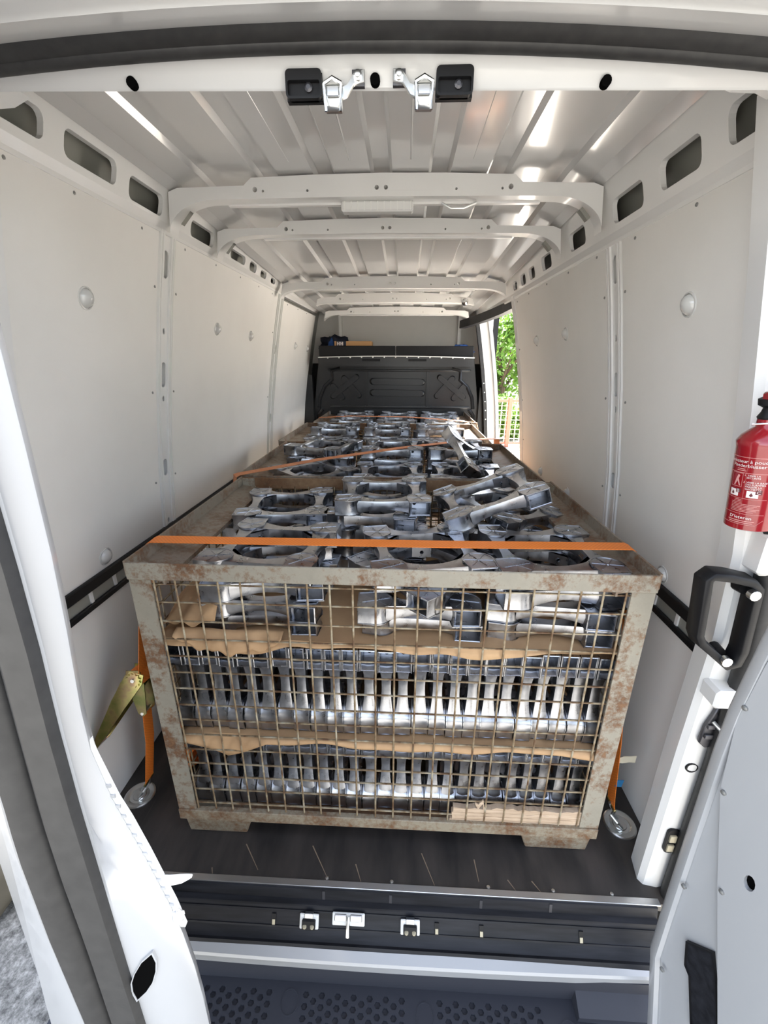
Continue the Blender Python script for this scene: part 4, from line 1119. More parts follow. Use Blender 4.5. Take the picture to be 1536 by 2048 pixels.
# ------------------------------------------------------------------ castings
S = 0.155; A = 0.110; TH = 0.0225
def casting_body(with_pads):
    q = MB()
    d = S - A
    def node_outline(sc=1.0, ex=0.0):
        o = [(-d, -0.0335 * sc)]
        for k in range(11):
            a = math.radians(-112 + 224 * k / 10); o.append((0.039 * sc * math.cos(a), 0.039 * sc * math.sin(a)))
        o.append((-d, 0.0335 * sc)); return o
    N = Vector((-A, -A, 0))
    ol = node_outline()
    n = len(ol)
    # barrel side walls, slightly waisted in the middle
    secs = []
    for z, sc in ((-TH, 1.0), (-TH + 0.005, 0.97), (0, 0.93), (TH - 0.005, 0.97), (TH, 1.0)):
        secs.append([(N.x + (s if s == -d else s * sc), N.y + t * sc, z) for s, t in ol])
    q.loft(secs, close=False)
    tr = tessellate_polygon([[Vector((s, t, 0)) for s, t in ol]])
    for z in (-TH, TH):
        q.add([(N.x + s, N.y + t, z) for s, t in ol], [tuple(x) for x in tr])
    # open square socket
    r0 = [(-0.0335, -TH), (0.0335, -TH), (0.0335, TH), (-0.0335, TH)]
    r1 = [(-0.0300, -0.0190), (0.0300, -0.0190), (0.0300, 0.0190), (-0.0300, 0.0190)]
    r2 = [(-0.0260, -0.0170), (0.0260, -0.0170), (0.0260, 0.0170), (-0.0260, 0.0170)]
    q.loft([[(N.x - d, N.y + a, b) for a, b in r0], [(N.x - d - 0.0012, N.y + a * 0.93, b * 0.93) for a, b in r0], [(N.x - d, N.y + a, b) for a, b in r1], [(N.x - d + 0.058, N.y + a, b) for a, b in r2]], caps=False)
    # floor of the socket with a drilled hole
    q.plate([(a, b) for a, b in r2], [circ(0.013, 0.0, 0.0062, 8)], lambda s, t, dd: (N.x - d + 0.058 + dd, N.y + s, t), 0.008)
    # waisted bar to the next node
    secs = []
    for k in range(9):
        t = k / 8; x = -A + 0.024 + t * (2 * A - 0.048)
        e = abs(2 * t - 1) ** 1.8
        h = 0.0135 + 0.0080 * e; w = 0.012 + 0.0150 * e
        secs.append([(x, -A - w, -h), (x, -A - w - 0.0035, 0), (x, -A - w, h), (x, -A + w, h), (x, -A + w + 0.0025, 0), (x, -A + w, -h)])
    q.loft(secs, caps=False)
    # corner gusset with bolt hole
    h = 0.0155
    a0 = N + Vector((0.020, 0.060, 0)); a1 = N + Vector((0.060, 0.020, 0)); a2 = N + Vector((0.005, 0.005, 0))
    q.add([(*a0.xy, -h), (*a1.xy, -h), (*a2.xy, -h)], [(0, 1, 2)]); q.add([(*a0.xy, h), (*a1.xy, h), (*a2.xy, h)], [(0, 1, 2)])
    mid = (a0 + a1) / 2; ud = (a1 - a0).normalized(); L = (a1 - a0).length / 2; nn = Vector((0.7071, 0.7071, 0))
    q.plate([(-L, -h), (L, -h), (L, h), (-L, h)], [circ(0, 0, 0.0062, 8)], lambda s, t, dd: tuple(mid + ud * s + Vector((0, 0, t)) - nn * dd), 0.010)
    full = MB()
    for k in range(4):
        c, s = round(math.cos(k * PI / 2)), round(math.sin(k * PI / 2))
        full.add([(x * c - y * s, x * s + y * c, z) for x, y, z in q.v], q.f)
    return full
def pad_geo():
    p = MB()
    d = S - A
    o = [(-d - 0.001, -0.0345)]
    for k in range(11):
        a = math.radians(-112 + 224 * k / 10); o.append((0.041 * math.cos(a), 0.041 * math.sin(a)))
    o.append((-d - 0.001, 0.0345))
    n = len(o)
    inner = [(s * 0.92, t * 0.92) for s, t in o]
    # rim with recessed web and ribs
    p.loft([[(s, t, 0) for s, t in o], [(s, t, 0.0022) for s, t in o], [(s, t, 0.0022) for s, t in inner], [(s, t, 0.0009) for s, t in inner]], caps=False)
    tr = tessellate_polygon([[Vector((s, t, 0)) for s, t in inner]])
    p.add([(s, t, 0.0009) for s, t in inner], [tuple(x) for x in tr])
    for k in range(3):
        a = k * PI / 3 + 0.3
        p.obox((0, 0, 0.0014), (0.036 * math.cos(a), 0.036 * math.sin(a), 0), (-0.0013 * math.sin(a), 0.0013 * math.cos(a), 0), (0, 0, 0.0008))
    p.lathe([(0.0055, 0.001), (0.0048, 0.0028), (0.0022, 0.0028), (0.002, 0.0012)], (0, 0, 0), 8)
    return p
body_mb = casting_body(False)
BODY = body_mb.mesh('body', 'aluminium', smooth=42)
PAD = pad_geo().mesh('pad', 'aluminium', smooth=30, recalc=True)
full = MB(); full.add(body_mb.v, body_mb.f)
pg = pad_geo()
PADPOS = []
for k in range(4):
    c, s = round(math.cos(k * PI / 2)), round(math.sin(k * PI / 2))
    x, y = -A * c + A * s, -A * s - A * c
    PADPOS.append((x, y, k * PI / 2))
    full.add([(px * c - py * s + x, px * s + py * c + y, pz + TH) for px, py, pz in pg.v], pg.f)
    full.add([(px * c - py * s + x, px * s + py * c + y, -pz - TH) for px, py, pz in pg.v], pg.f)
FULL = full.mesh('aluminium_casting', 'aluminium', smooth=42)
PADSPEC = [(Matrix.Translation((x, y, TH)) @ Matrix.Rotation(a, 4, 'Z')) for x, y, a in PADPOS]
PADSPEC += [(Matrix.Translation((x, y, -TH)) @ Matrix.Rotation(a, 4, 'Z') @ Matrix.Scale(-1, 4, (0, 0, 1))) for x, y, a in PADPOS]

def casting(M, label, group, parts=True):
    if not parts:
        o = link('aluminium_casting', FULL); o.matrix_world = M
        return tag(o, label, 'casting', group)
    r = empty('aluminium_casting'); r.matrix_world = M
    tag(r, label, 'casting', group)
    link('body', BODY, r, keep=False)
    for pm in PADSPEC:
        o = link('pad', PAD, r, keep=False); o.matrix_local = pm
    return r

ORD = ['first', 'second', 'third', 'fourth', 'fifth', 'sixth', 'seventh', 'eighth', 'ninth', 'tenth', 'eleventh', 'twelfth', 'thirteenth', 'fourteenth', 'fifteenth', 'sixteenth', 'seventeenth', 'eighteenth', 'nineteenth', 'twentieth', 'twenty-first', 'twenty-second', 'twenty-third', 'twenty-fourth', 'twenty-fifth']
UPR = Matrix(((0, 0, -1), (1, 0, 0), (0, -1, 0))).to_4x4()      # stands the frame on edge, socket to the rear door
rnd = random.Random(21)
NROW = 25
for row, (zc, yoff) in enumerate(((0.562, 1.108), (0.2395, 1.116))):
    for k in range(NROW):
        x = -0.622 + k * 0.0488
        M = Matrix.Translation((x, yoff + rnd.uniform(-0.004, 0.004), zc + rnd.uniform(-0.0015, 0.0015))) @ Matrix.Rotation(rnd.uniform(-0.008, 0.008), 4, 'Z') @ UPR @ Matrix.Scale(0.94, 4, (0, 0, 1))
        casting(M, f"upright aluminium casting, {ORD[k]} from the left in the {'upper' if row == 0 else 'lower'} row of the nearest crate", f"upright castings in the {'upper' if row == 0 else 'lower'} row", parts=False)

# lying pile in the nearest crate
def lay(x, y, z, rz, rx=0.0, ry=0.0, flip=False):
    M = Matrix.Translation((x, y, z)) @ Matrix.Rotation(rx, 4, 'X') @ Matrix.Rotation(ry, 4, 'Y') @ Matrix.Rotation(rz, 4, 'Z')
    if flip: M = M @ Matrix.Rotation(PI, 4, 'X')
    return M @ Matrix.Scale(LS, 4)
LAY = ['lowest', 'second lowest', 'third lowest', 'fourth lowest', 'fifth lowest', 'sixth lowest']
STEP = 0.0538
LS = 1.07
def stack(x, y, z0, rots, where, group, parts=True, jitter=0.012, seed=0):
    rn = random.Random(seed)
    n_ = len(rots)
    for k, rz in enumerate(rots):
        nm = 'topmost' if k == n_ - 1 else LAY[k]
        if n_ == 1: lab = f'single flat aluminium casting {where}'
        else: lab = f'{nm} aluminium casting in the stack {where}'
        casting(lay(x + rn.uniform(-jitter, jitter), y + rn.uniform(-jitter, jitter), z0 + k * STEP, rz), lab, group, parts)
D = math.radians
G1 = 'castings piled flat in the nearest crate'
Z1 = 0.756
stack(-0.375, 1.128, Z1, [D(2), D(-2), D(7), D(-4)], 'at the front left of the nearest crate', G1, seed=1)
stack(0.060, 1.130, Z1, [D(-3), D(2), D(47), D(12)], 'at the front middle of the nearest crate', G1, seed=2)
stack(0.412, 1.132, Z1, [D(-3), D(-5), D(6), D(4)], 'at the front right of the nearest crate', G1, seed=3, jitter=0.004)
stack(-0.440, 1.500, Z1, [D(0), D(4), D(-3), D(8)], 'at the back left of the nearest crate', G1, seed=4)
stack(-0.080, 1.505, Z1, [D(3), D(-2), D(2), D(-6), D(4)], 'at the back middle of the nearest crate', G1, seed=5)
stack(0.330, 1.500, Z1, [D(0), D(-5), D(3)], 'at the back right of the nearest crate', G1, seed=6)
casting(lay(0.285, 1.40, 1.005, D(6), 0.02, D(-19)), 'aluminium casting tilted steeply up on the right of the nearest crate', G1)
casting(lay(0.365, 1.49, 0.935, D(38), 0.03, D(8)), 'aluminium casting turned askew at the back right corner of the nearest crate', G1)
# second crate
G2 = 'castings piled flat in the second crate'
Z2 = 0.815
x2 = CR[1][0]
stack(x2 - 0.365, 1.995, Z2, [D(0), D(5), D(45)], 'at the front left of the second crate', G2, seed=11)
stack(x2 + 0.015, 1.985, Z2, [D(2), D(-2), D(4)], 'at the front middle of the second crate', G2, seed=12)
stack(x2 + 0.370, 1.985, Z2, [D(-2), D(3), D(-3)], 'at the front right of the second crate', G2, seed=13)
stack(x2 - 0.38, 2.36, Z2, [D(0), D(3), D(2), D(-18)], 'at the back left of the second crate', G2, seed=14)
stack(x2 + 0.00, 2.36, Z2, [D(0), D(3), D(-2), D(2)], 'at the back middle of the second crate', G2, seed=15)
stack(x2 + 0.36, 2.36, Z2, [D(0), D(-3), D(2), D(6)], 'at the back right of the second crate', G2, seed=16, jitter=0.006)
casting(lay(x2 + 0.43, 2.145, 0.955, D(20), D(15), D(40)), 'aluminium casting leaning down against the right wall of the second crate', G2)
# third and fourth crates
G3 = 'castings piled flat in the third crate'
for i, (dx, nm) in enumerate(((-0.39, 'left'), (0.0, 'middle'), (0.37, 'right'))):
    stack(CR[2][0] + dx, 2.80, 0.85, [D(3 * i), D(4 - 5 * i)], f'at the front {nm} of the third crate', G3, parts=False, seed=30 + i)
    stack(CR[2][0] + dx, 3.17, 0.85, [D(2 * i), D(5 * i - 3), D(3)], f'at the back {nm} of the third crate', G3, parts=False, seed=40 + i)
G4 = 'castings piled flat in the farthest crate'
for i, (dx, nm) in enumerate(((-0.36, 'left'), (0.02, 'middle'), (0.38, 'right'))):
    stack(CR[3][0] + dx, 3.62, 0.90, [D(4 - 3 * i), D(3 * i)], f'at the front {nm} of the farthest crate', G4, parts=False, seed=50 + i)
    stack(CR[3][0] + dx, 3.98, 0.90, [D(3 * i - 2), D(6 - 4 * i)], f'at the back {nm} of the farthest crate', G4, parts=False, seed=60 + i)

# ------------------------------------------------------------------ paper and card between the layers
def sheet(name, f, nu, nv, label, mt='kraft', cat='paper'):
    o = MB().grid(f, nu, nv).build(name, mt, smooth=30, recalc=False)
    md = o.modifiers.new('thickness', 'SOLIDIFY'); md.thickness = 0.0012
    return tag(o, label, cat)
def wv(x, a, b, c): return math.sin(a * x + b) * c
# upper sheet: lies on the upright row, front edge droops behind the wires
def f_up(u, v):
    x = -0.655 + 1.235 * u
    dr = 0.016 + 0.008 * math.sin(9 * x) + 0.004 * math.sin(31 * x + 1)
    if x < -0.30: dr += 0.012 * (1 - abs(x + 0.42) / 0.12) if abs(x + 0.42) < 0.12 else 0
    if x > 0.30: dr = max(0.004, dr - (x - 0.30) * 0.10)
    base = 0.7200 + 0.006 * math.sin(7 * x) ** 2 + 0.004 * math.sin(23 * x + 2) ** 2 
    if v < 0.14:
        t = v / 0.14
        return (x, 0.9315 + 0.012 * t ** 0.5 + 0.002 * math.sin(17 * x), base + 0.010 - dr * (1 - t) - 0.0 + 0.006 * math.sin(12 * x + 2) * (1 - t))
    t = (v - 0.14) / 0.86
    return (x, 0.944 + 0.75 * t, base + 0.004 + 0.002 * math.sin(9 * t + 6 * x))
sheet('kraft_sheet', f_up, 60, 16, 'brown kraft paper sheet under the flat pile in the nearest crate')
# flap folded up at the left of the nearest crate
def f_flap(u, v):
    x = -0.652 + 0.165 * u
    y = 0.950 + 0.016 * math.sin(5 * u + 1) + 0.26 * v
    z = 0.742 + (0.030 + 0.150 * u ** 0.8) * min(1.0, 0.30 + 1.6 * v) + 0.010 * math.sin(6 * u + 4 * v) * (0.3 + v) + 0.006 * math.sin(17 * u - 9 * v)
    return (x, y, z)
sheet('kraft_flap', f_flap, 16, 10, 'brown paper flap standing up at the left end of the nearest crate')
def f_fold(u, v):
    x = -0.600 + 0.29 * u
    d = math.sin(PI * min(1, u)) ** 0.7
    crease = 0.006 * math.sin(21 * u) + 0.004 * math.sin(43 * u + 2)
    return (x, 0.9285 + 0.003 * math.sin(9 * u) + 0.028 * v * v, 0.744 - 0.042 * d * (1 - v) + 0.016 * v - 0.004 * u + crease * (1 - v))
sheet('kraft_fold', f_fold, 40, 8, 'creased brown paper corner hanging down over the upper upright row')
def f_mid(u, v):
    x = -0.640 + 1.20 * u
    dr = 0.018 + 0.006 * math.sin(11 * x + 1) + 0.003 * math.sin(37 * x)
    if x < -0.36: dr += 0.045 * (max(0, 1 - abs(x + 0.50) / 0.12))
    z0 = 0.4015
    if v < 0.5:
        t = v / 0.5
        return (x, 0.9285 + 0.020 * t * t + 0.003 * math.sin(21 * x), z0 + 0.002 - dr * (1 - t) + 0.005 * math.sin(PI * t))
    t = (v - 0.5) / 0.5
    return (x, 0.9485 + 0.32 * t, z0 - 0.0005)
sheet('kraft_sheet', f_mid, 60, 12, 'brown kraft paper sheet between the two upright rows of castings')
for i, (cx, yc, zz_, nm) in enumerate(((CR[1][0], CR[1][1], Z2 - 0.030, 'second'), (CR[2][0], CR[2][1] - 0.02, 0.822, 'third'), (CR[3][0], CR[3][1] - 0.035, 0.872, 'farthest'))):
    def f_in(u, v, cx=cx, yc=yc, zz_=zz_):
        e = max(abs(2 * u - 1), abs(2 * v - 1))
        return (cx - 0.622 + 1.244 * u, yc - 0.380 + 0.760 * v, zz_ + (0.06 * max(0, e - 0.93) / 0.07 if abs(2 * u - 1) > 0.93 else 0) - 0.003 * abs(math.sin(13 * u) * math.cos(9 * v)))
    sheet('kraft_sheet', f_in, 30, 14, f'brown kraft paper sheet under the flat pile in the {nm} crate')
# leaning paper at the right of the second crate
def f_lean(u, v): return (CR[1][0] + 0.50 + 0.09 * v + 0.01 * math.sin(5 * u), 2.05 + 0.36 * u, 0.83 + 0.10 * v * (0.5 + u * 0.5))
sheet('kraft_flap', f_lean, 8, 6, 'brown paper flap leaning on the right wall of the second crate')
def f_lean2(u, v): return (0.50 + 0.08 * v, 1.30 + 0.34 * u, 0.80 + 0.13 * v * (0.55 + 0.45 * u) + 0.01 * math.sin(6 * u))
sheet('kraft_flap', f_lean2, 10, 6, 'brown paper flap leaning on the right wall of the nearest crate')
# cardboard pads low at the front
pad = empty('cardboard_pad', (0.34, 0.93, 0.08)); tag(pad, 'stack of torn corrugated cardboard strips low at the front right of the nearest crate', 'cardboard')
rn = random.Random(4)
z = 0.078
for k in range(6):
    th = 0.0145 if k < 5 else 0.018
    xa, xb = 0.165 + rn.uniform(-.006, .01), 0.565 - rn.uniform(0, .012)
    n_ = 24
    secs = []
    for j in range(n_ + 1):
        x = xa + (xb - xa) * j / n_
        top = z + th - 0.0006 + (rn.uniform(-0.004, 0.006) if k == 5 else 0)
        secs.append([(x, 0.9265 + rn.uniform(0, 0.0015), z), (x, 0.943, z), (x, 0.943, top), (x, 0.9265 + rn.uniform(0, 0.0015), top)])
    MB().loft(secs).build('card_strip', 'card', pad, smooth=None)
    z += th
MB().loft([[(x, 0.925, zz_ - w_), (x, 0.925, zz_ + w_), (x, 0.929, zz_ + w_), (x, 0.929, zz_ - w_)] for x, zz_, w_ in ((0.235, 0.190, 0.002), (0.245, 0.178, 0.010), (0.258, 0.200, 0.008), (0.262, 0.170, 0.009), (0.27, 0.182, 0.002))]).build('torn_scrap', 'card', pad, smooth=None)
mb = MB(); secs = []
for j in range(40):
    x = -0.645 + 0.80 * j / 39; t = 0.093 + 0.006 * math.sin(9 * x) + 0.002 * math.sin(41 * x)
    secs.append([(x, 0.928, 0.0775), (x, 0.950, 0.0775), (x, 0.950, min(t, 0.082)), (x, 0.928, t)])
mb.loft(secs); tag(mb.build('cardboard_strip', 'card', smooth=None), 'thin torn cardboard strip under the lower row of castings', 'cardboard')

# ------------------------------------------------------------------ straps, ratchet, floor rings
def ribbon(path, width_dir, w, mt, nm, parent, th=0.0016, sub=6):
    """flat band along a path; width_dir list of vectors per point."""
    pts = [Vector(p) for p in path]; N = len(pts); secs = []
    for i, p in enumerate(pts):
        t = (pts[min(i + 1, N - 1)] - pts[max(i - 1, 0)]).normalized()
        wd = Vector(width_dir[i] if isinstance(width_dir, list) else width_dir); wd = (wd - t * wd.dot(t)).normalized()
        nn = t.cross(wd)
        secs.append([p - wd * w / 2 - nn * th / 2, p + wd * w / 2 - nn * th / 2, p + wd * w / 2 + nn * th / 2, p - wd * w / 2 + nn * th / 2])
    return MB().loft(secs).build(nm, mt, parent, smooth=30)
def ring(c, label, ang):
    r = empty('lashing_ring', c); tag(r, label, 'lashing ring', 'round lashing rings in the floor')
    MB().lathe([(0.050, 0.0), (0.050, 0.003), (0.046, 0.005), (0.034, 0.0035), (0.031, 0.002), (0.022, 0.002), (0.020, 0.004), (0.010, 0.004), (0.001, 0.003)], c, 32).build('recess_dish', 'zinc', r, smooth=25)
    u_ = Vector((math.cos(ang), math.sin(ang), 0)); v_ = Vector((-u_.y, u_.x, 0))
    cc = Vector(c)
    MB().tube([cc - v_ * 0.016 + Vector((0, 0, 0.006)), cc - v_ * 0.016 + u_ * 0.02 + Vector((0, 0, 0.030)), cc + u_ * 0.032 + Vector((0, 0, 0.040)), cc + v_ * 0.016 + u_ * 0.02 + Vector((0, 0, 0.030)), cc + v_ * 0.016 + Vector((0, 0, 0.006))], 0.0045, 8).build('eye', 'zinc', r)
    return r
ring((-0.897, 1.040, 0.0), 'steel floor lashing ring left of the nearest crate', 0.3)
ring((0.735, 1.020, 0.0), 'steel floor lashing ring right of the nearest crate', PI)

st = empty('ratchet_strap', (-0.04, 1.0, 0.98)); tag(st, 'bright orange ratchet strap pulled straight across the nearest crate', 'strap')
yS = 1.047
xl, xr = CR[0][0] - CW / 2, CR[0][0] + CW / 2
ztop = CH + 0.0065
path = [(-0.785, 1.040, 0.535), (-0.740, 1.025, 0.72), (xl - 0.012, yS + 0.002, 0.93), (xl - 0.006, yS, ztop - 0.004), (xl + 0.004, yS, ztop + 0.001), (-0.30, yS + 0.002, ztop + 0.002), (0.10, yS + 0.006, ztop + 0.002), (xr - 0.004, yS + 0.022, ztop + 0.001), (xr + 0.006, yS + 0.022, ztop - 0.004), (xr + 0.012, yS + 0.024, 0.93), (0.640, 1.035, 0.62), (0.675, 1.04, 0.35), (0.695, 1.035, 0.12), (0.700, 1.030, 0.072)]
ribbon(path, (0, 1, 0), 0.046, 'orange_web', 'webbing', st)
# hook at the right floor ring
MB().tube([(0.693, 1.030, 0.085), (0.700, 1.03, 0.066), (0.716, 1.028, 0.046), (0.712, 1.025, 0.030), (0.700, 1.025, 0.028)], 0.0045, 8).build('hook', 'zinc', st)
MB().obox((0.699, 1.03, 0.078), (0.004, 0, 0.001), (0, 0.026, 0), (0, 0, 0.004)).build('hook_bar', 'yellow_zinc', st, bevel=0.001)
# paper tag and blue patch on the right leg
MB().loft([[(x, 1.028, z_ - h_), (x, 1.028, z_ + h_), (x, 1.0295, z_ + h_), (x, 1.0295, z_ - h_)] for x, z_, h_ in ((0.684, 0.268, 0.008), (0.70, 0.272, 0.014), (0.72, 0.275, 0.012), (0.738, 0.276, 0.014))]).build('paper_tag', 'tag_paper', st)
MB().obox((0.700, 1.018, 0.185), (0.010, 0, 0), (0, 0.0008, 0), (0.002, 0, 0.014)).build('blue_patch', 'blue_tape', st)
# ratchet buckle on the left
ra = Vector((-0.800, 1.040, 0.520))
hd = Vector((-0.166, -0.05, -0.262)).normalized()     # handle direction
sd = Vector((0.05, 1.0, -0.10)); sd = (sd - hd * sd.dot(hd)).normalized(); up = sd.cross(hd).normalized()
if up.x > 0: up = -up
for q in (-1, 1):
    mb = MB(); mb.prism([(-0.03, -0.018), (-0.02, 0.022), (0.03, 0.030), (0.12, 0.024), (0.27, 0.008), (0.29, 0.0), (0.27, -0.010), (0.10, -0.020), (0.0, -0.028)], lambda s, t, d: tuple(ra + hd * s + up * t + sd * (q * 0.027 + d)), -0.0015, 0.0015)
    mb.build('handle_cheek', 'yellow_zinc', st, smooth=None)
    mb = MB(); down = Vector((0.01, -0.02, -1)).normalized(); fw = down.cross(sd).normalized()
    mb.prism([(-0.03, -0.022), (0.02, -0.028), (0.13, -0.013), (0.142, 0.0), (0.13, 0.013), (0.02, 0.026), (-0.03, 0.020)], lambda s, t, d: tuple(ra + down * s + fw * t + sd * (q * 0.022 + d)), -0.0015, 0.0015)
    mb.build('frame_cheek', 'yellow_zinc', st, smooth=None)
MB().loft([[tuple(ra + hd * s + up * h_ + sd * w_) for w_ in (-0.027, 0.027)] + [tuple(ra + hd * s + up * (h_ - 0.004) + sd * w_) for w_ in (0.027, -0.027)] for s, h_ in ((0.0, 0.030), (0.10, 0.027), (0.18, 0.018), (0.275, 0.009))]).build('handle_plate', 'yellow_zinc', st)
MB().obox(ra + hd * 0.282, hd * 0.008, up * 0.006, sd * 0.030).build('handle_grip', 'zinc', st, bevel=0.002)
mb = MB()
mb.loft([[tuple(ra + sd * w_ + (hd * math.cos(2 * PI * k / 14) + up * math.sin(2 * PI * k / 14)) * 0.028) for k in range(14)] for w_ in (-0.0235, 0.0235)]); mb.build('webbing_roll', 'orange_web', st)
for q in (-1, 1):
    mb = MB(); r_o = []
    for k in range(24): r_o.append((math.cos(2 * PI * k / 24) * (0.024 if k % 2 else 0.018), math.sin(2 * PI * k / 24) * (0.024 if k % 2 else 0.018)))
    mb.prism(r_o, lambda s, t, d: tuple(ra + hd * s + up * t + sd * (q * 0.030 + d)), -0.002, 0.002); mb.build('ratchet_wheel', 'yellow_zinc', st, smooth=None)
MB().tube([ra + sd * -0.036, ra + sd * 0.036], 0.006, 8).build('axle', 'zinc', st)
lo_ = ra + down * 0.13
MB().tube([lo_ - sd * 0.026, lo_ + sd * 0.026], 0.005, 8).build('frame_bolt', 'zinc', st)
ribbon([lo_, lo_ + Vector((-0.012, 0.0, -0.12)), Vector((-0.850, 1.040, 0.075))], sd, 0.045, 'orange_web', 'tail_webbing', st)
MB().tube([(-0.849, 1.04, 0.085), (-0.852, 1.04, 0.062), (-0.868, 1.04, 0.044), (-0.878, 1.04, 0.032), (-0.866, 1.036, 0.030)], 0.0045, 8).build('hook', 'zinc', st)
MB().obox((-0.851, 1.04, 0.079), (0.004, 0, 0.001), (0, 0.026, 0), (0, 0, 0.004)).build('hook_bar', 'yellow_zinc', st, bevel=0.001)

# loose strap bundle on the floor, left of the crate
lb = empty('strap_bundle', (-0.78, 1.22, 0)); tag(lb, 'coiled orange strap lying on the floor left of the nearest crate', 'strap')
for k in range(5):
    c = Vector((-0.775 + 0.006 * k, 1.18 + 0.02 * k, 0.055 + 0.018 * k)); R_ = 0.045 - 0.004 * k
    pts = [c + Vector((0.015 * math.sin(t * 3 + k), R_ * 1.6 * math.cos(t), R_ * math.sin(t))) for t in [2 * PI * j / 14 for j in range(13)]]
    ribbon(pts, (1, 0, 0.2), 0.040, 'orange_web', 'webbing_loop', lb)
ribbon([(-0.775, 1.25, 0.10), (-0.790, 1.20, 0.18), (-0.785, 1.16, 0.26), (-0.775, 1.14, 0.20), (-0.77, 1.13, 0.10)], (1, 0.3, 0), 0.04, 'orange_web', 'webbing_loop', lb)

s2 = empty('tension_strap', (-0.1, 2.2, 0.99)); tag(s2, 'faded orange strap running diagonally across the second crate', 'strap')
x2l, x2r = CR[1][0] - CW / 2, CR[1][0] + CW / 2
ribbon([(x2l - 0.030, 1.72, 0.25), (x2l - 0.012, 1.735, 0.90), (x2l - 0.004, 1.737, 0.972), (x2l + 0.01, 1.742, 0.978), (-0.40, 1.98, 0.992), (0.0, 2.27, 0.998), (0.36, 2.52, 0.995), (x2r - 0.06, 2.66, 0.982), (x2r + 0.004, 2.70, 0.976), (x2r + 0.012, 2.705, 0.90), (x2r + 0.03, 2.71, 0.3)], (-0.6, 0.8, 0), 0.046, 'faded_web', 'webbing', s2)
s3 = empty('tension_strap', (-0.1, 3.5, 0.99)); tag(s3, 'faded orange strap lying over the farthest crate', 'strap')
x4l, x4r = CR[3][0] - CW / 2, CR[3][0] + CW / 2
ribbon([(x4l - 0.03, 3.64, 0.3), (x4l - 0.012, 3.64, 0.92), (x4l, 3.64, 0.976), (-0.45, 3.64, 0.992), (0.0, 3.62, 0.992), (0.30, 3.50, 0.990), (x4r, 3.42, 0.976), (x4r + 0.012, 3.42, 0.92), (x4r + 0.03, 3.42, 0.3)], (0, 1, 0), 0.046, 'faded_web', 'webbing', s3)

# ------------------------------------------------------------------ outside seen through the side door
mir = empty('side_mirror', (0.98, 5.6, 0.7)); tag(mir, 'black outside mirror seen through the open side door', 'mirror')
mb = MB(); mb.prism(rrect(1.035, 1.16, 0.56, 0.875, 0.035), lambda s, t, d: (s, 5.56 + d, t), 0, 0.09); mb.build('mirror_housing', 'mirror_black', mir, bevel=0.008)
mb = MB(); mb.prism(rrect(1.047, 1.148, 0.58, 0.855, 0.025), lambda s, t, d: (s, 5.555 - d, t), 0, 0.004); mb.build('mirror_glass', 'chrome', mir)
MB().tube([(1.05, 5.60, 0.66), (0.96, 5.60, 0.64), (0.90, 5.58, 0.62)], 0.022, 8).build('mirror_arm', 'mirror_black', mir)
cab = MB(); cab.box((0.86, 4.76, -0.3), (0.90, 6.0, 0.66)); tag(cab.build('cab_door', 'outer_paint', bevel=0.01), 'white lower part of the cab door beyond the bulkhead', 'door', kind='structure')

fn = empty('garden_fence', (3, 11, GZ)); tag(fn, 'low fence with red posts and pale mesh beyond the side door', 'fence')
FY = 11.0
BAR = MB().box((-0.011, -0.011, 0), (0.011, 0.011, 1.10)).mesh('bar', 'fence_pale', smooth=None)
for x in (0.3, 1.55, 2.62, 3.8, 5.0, 6.2):
    MB().box((x - 0.045, FY - 0.045, GZ), (x + 0.045, FY + 0.045, GZ + 1.22)).build('post', 'fence_red', fn, bevel=0.008)
for z, mt, h_ in ((GZ + 1.14, 'fence_red', 0.028), (GZ + 0.10, 'fence_red', 0.022)):
    MB().box((0.3, FY - 0.02, z - h_), (6.2, FY + 0.02, z + h_)).build('rail', mt, fn)
for k in range(1, 9):
    z = GZ + 0.10 + k * 0.115
    MB().box((0.3, FY - 0.018, z - 0.006), (6.2, FY - 0.006, z + 0.006)).build('cross_wire', 'fence_pale', fn)
k = 0; x = 0.42
while x < 6.15:
    o = link('bar', BAR, fn); o.location = (x, FY, GZ + 0.10); o.matrix_parent_inverse = fn.matrix_basis.inverted(); x += 0.125

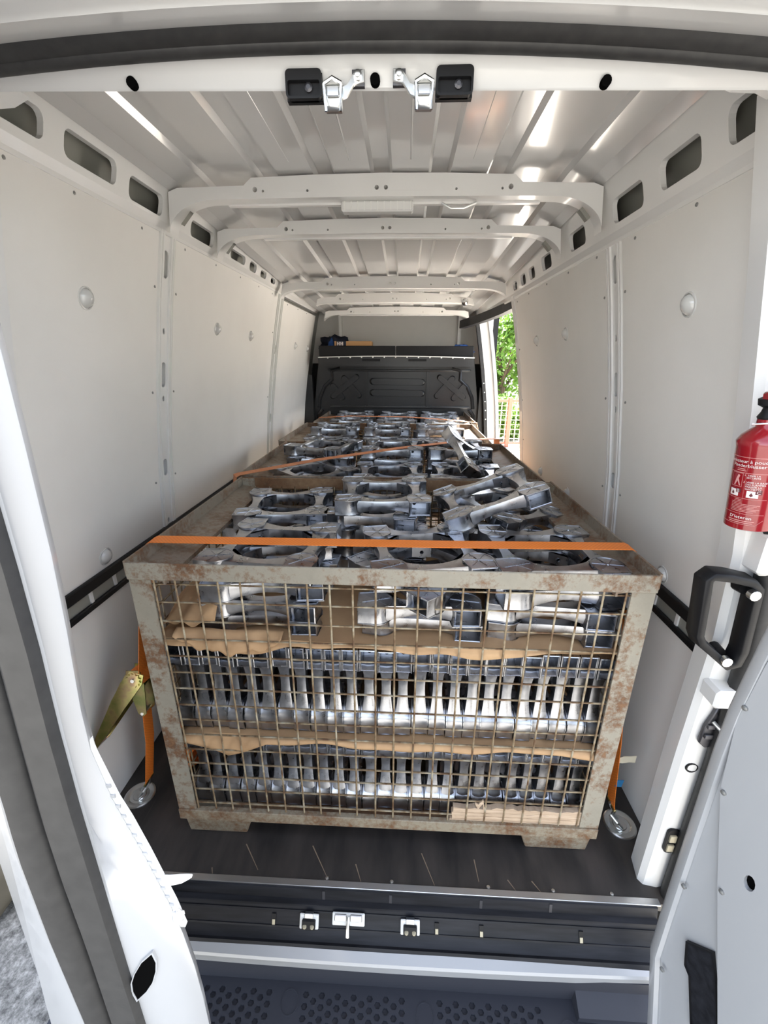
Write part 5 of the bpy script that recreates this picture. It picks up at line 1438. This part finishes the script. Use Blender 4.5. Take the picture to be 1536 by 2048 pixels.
def tree(c, r, h, n_, leaf, label, seed, nm='tree', size=0.10):
    rn = random.Random(seed)
    t = empty(nm, (c[0], c[1], GZ)); tag(t, label, 'tree' if nm == 'tree' else 'bush', 'greenery beyond the fence')
    if nm == 'tree':
        MB().tube([(c[0], c[1], GZ), (c[0] + 0.05, c[1], GZ + h * 0.3), (c[0] - 0.05, c[1] + 0.1, GZ + h * 0.75)], [0.16, 0.12, 0.05], 8).build('trunk', 'bark', t)
        for k in range(6):
            a = rn.uniform(0, 2 * PI); z0 = GZ + h * rn.uniform(0.25, 0.5)
            MB().tube([(c[0], c[1], z0), (c[0] + r[0] * 0.35 * math.cos(a), c[1] + r[1] * 0.35 * math.sin(a), z0 + 0.5), (c[0] + r[0] * 0.75 * math.cos(a), c[1] + r[1] * 0.75 * math.sin(a), z0 + 1.0)], [0.06, 0.04, 0.015], 6).build('branch', 'bark', t)
    mb = MB()
    # clusters of leaves
    cl = []
    for _ in range(26):
        while True:
            p = Vector((rn.uniform(-1, 1), rn.uniform(-1, 1), rn.uniform(-1, 1)))
            if 0.25 < p.length < 1: break
        cl.append((Vector((c[0] + p.x * r[0], c[1] + p.y * r[1], c[2] + p.z * r[2])), rn.uniform(0.3, 0.55)))
    for _ in range(n_):
        cc, cr = rn.choice(cl)
        p = cc + Vector((rn.gauss(0, 1) * r[0], rn.gauss(0, 1) * r[1], rn.gauss(0, 1) * r[2])) * cr * 0.42
        if p.z < GZ + 0.05: continue
        a = Vector((rn.gauss(0, 1), rn.gauss(0, 1), rn.gauss(0, 1))).normalized(); b_ = a.orthogonal().normalized()
        s = size * rn.uniform(0.6, 1.3)
        mb.add([p - a * s, p + b_ * s * 0.45, p + a * s, p - b_ * s * 0.45], [(0, 1, 2, 3)])
    mb.build('foliage', leaf, t, smooth=None, recalc=False, weld=False)
tree((3.0, 14.2, 1.9), (1.3, 1.2, 1.6), 4.0, 6500, 'leaf_light', 'light green broadleaf tree standing just behind the fence', 1)
tree((8.2, 15.0, 2.2), (1.6, 1.3, 1.8), 4.6, 3500, 'leaf_mid', 'mid green tree far right of the light green one behind the fence', 2)
tree((-1.6, 15.0, 2.2), (1.5, 1.3, 1.8), 4.6, 3000, 'leaf_mid', 'green tree hidden left behind the van beyond the fence', 5)
tree((4.6, 22.0, 2.8), (2.6, 1.6, 2.4), 6.0, 5500, 'leaf_dark', 'dark tree farthest back behind the light green tree', 3)
tree((2.6, 12.1, -0.1), (1.0, 0.4, 0.55), 1.0, 4000, 'leaf_light', 'bright green bush along the back of the fence', 4, 'bush', 0.07)
tree((6.6, 12.1, -0.1), (1.0, 0.4, 0.6), 1.0, 2500, 'leaf_mid', 'darker green bush at the right end behind the fence', 6, 'bush', 0.07)
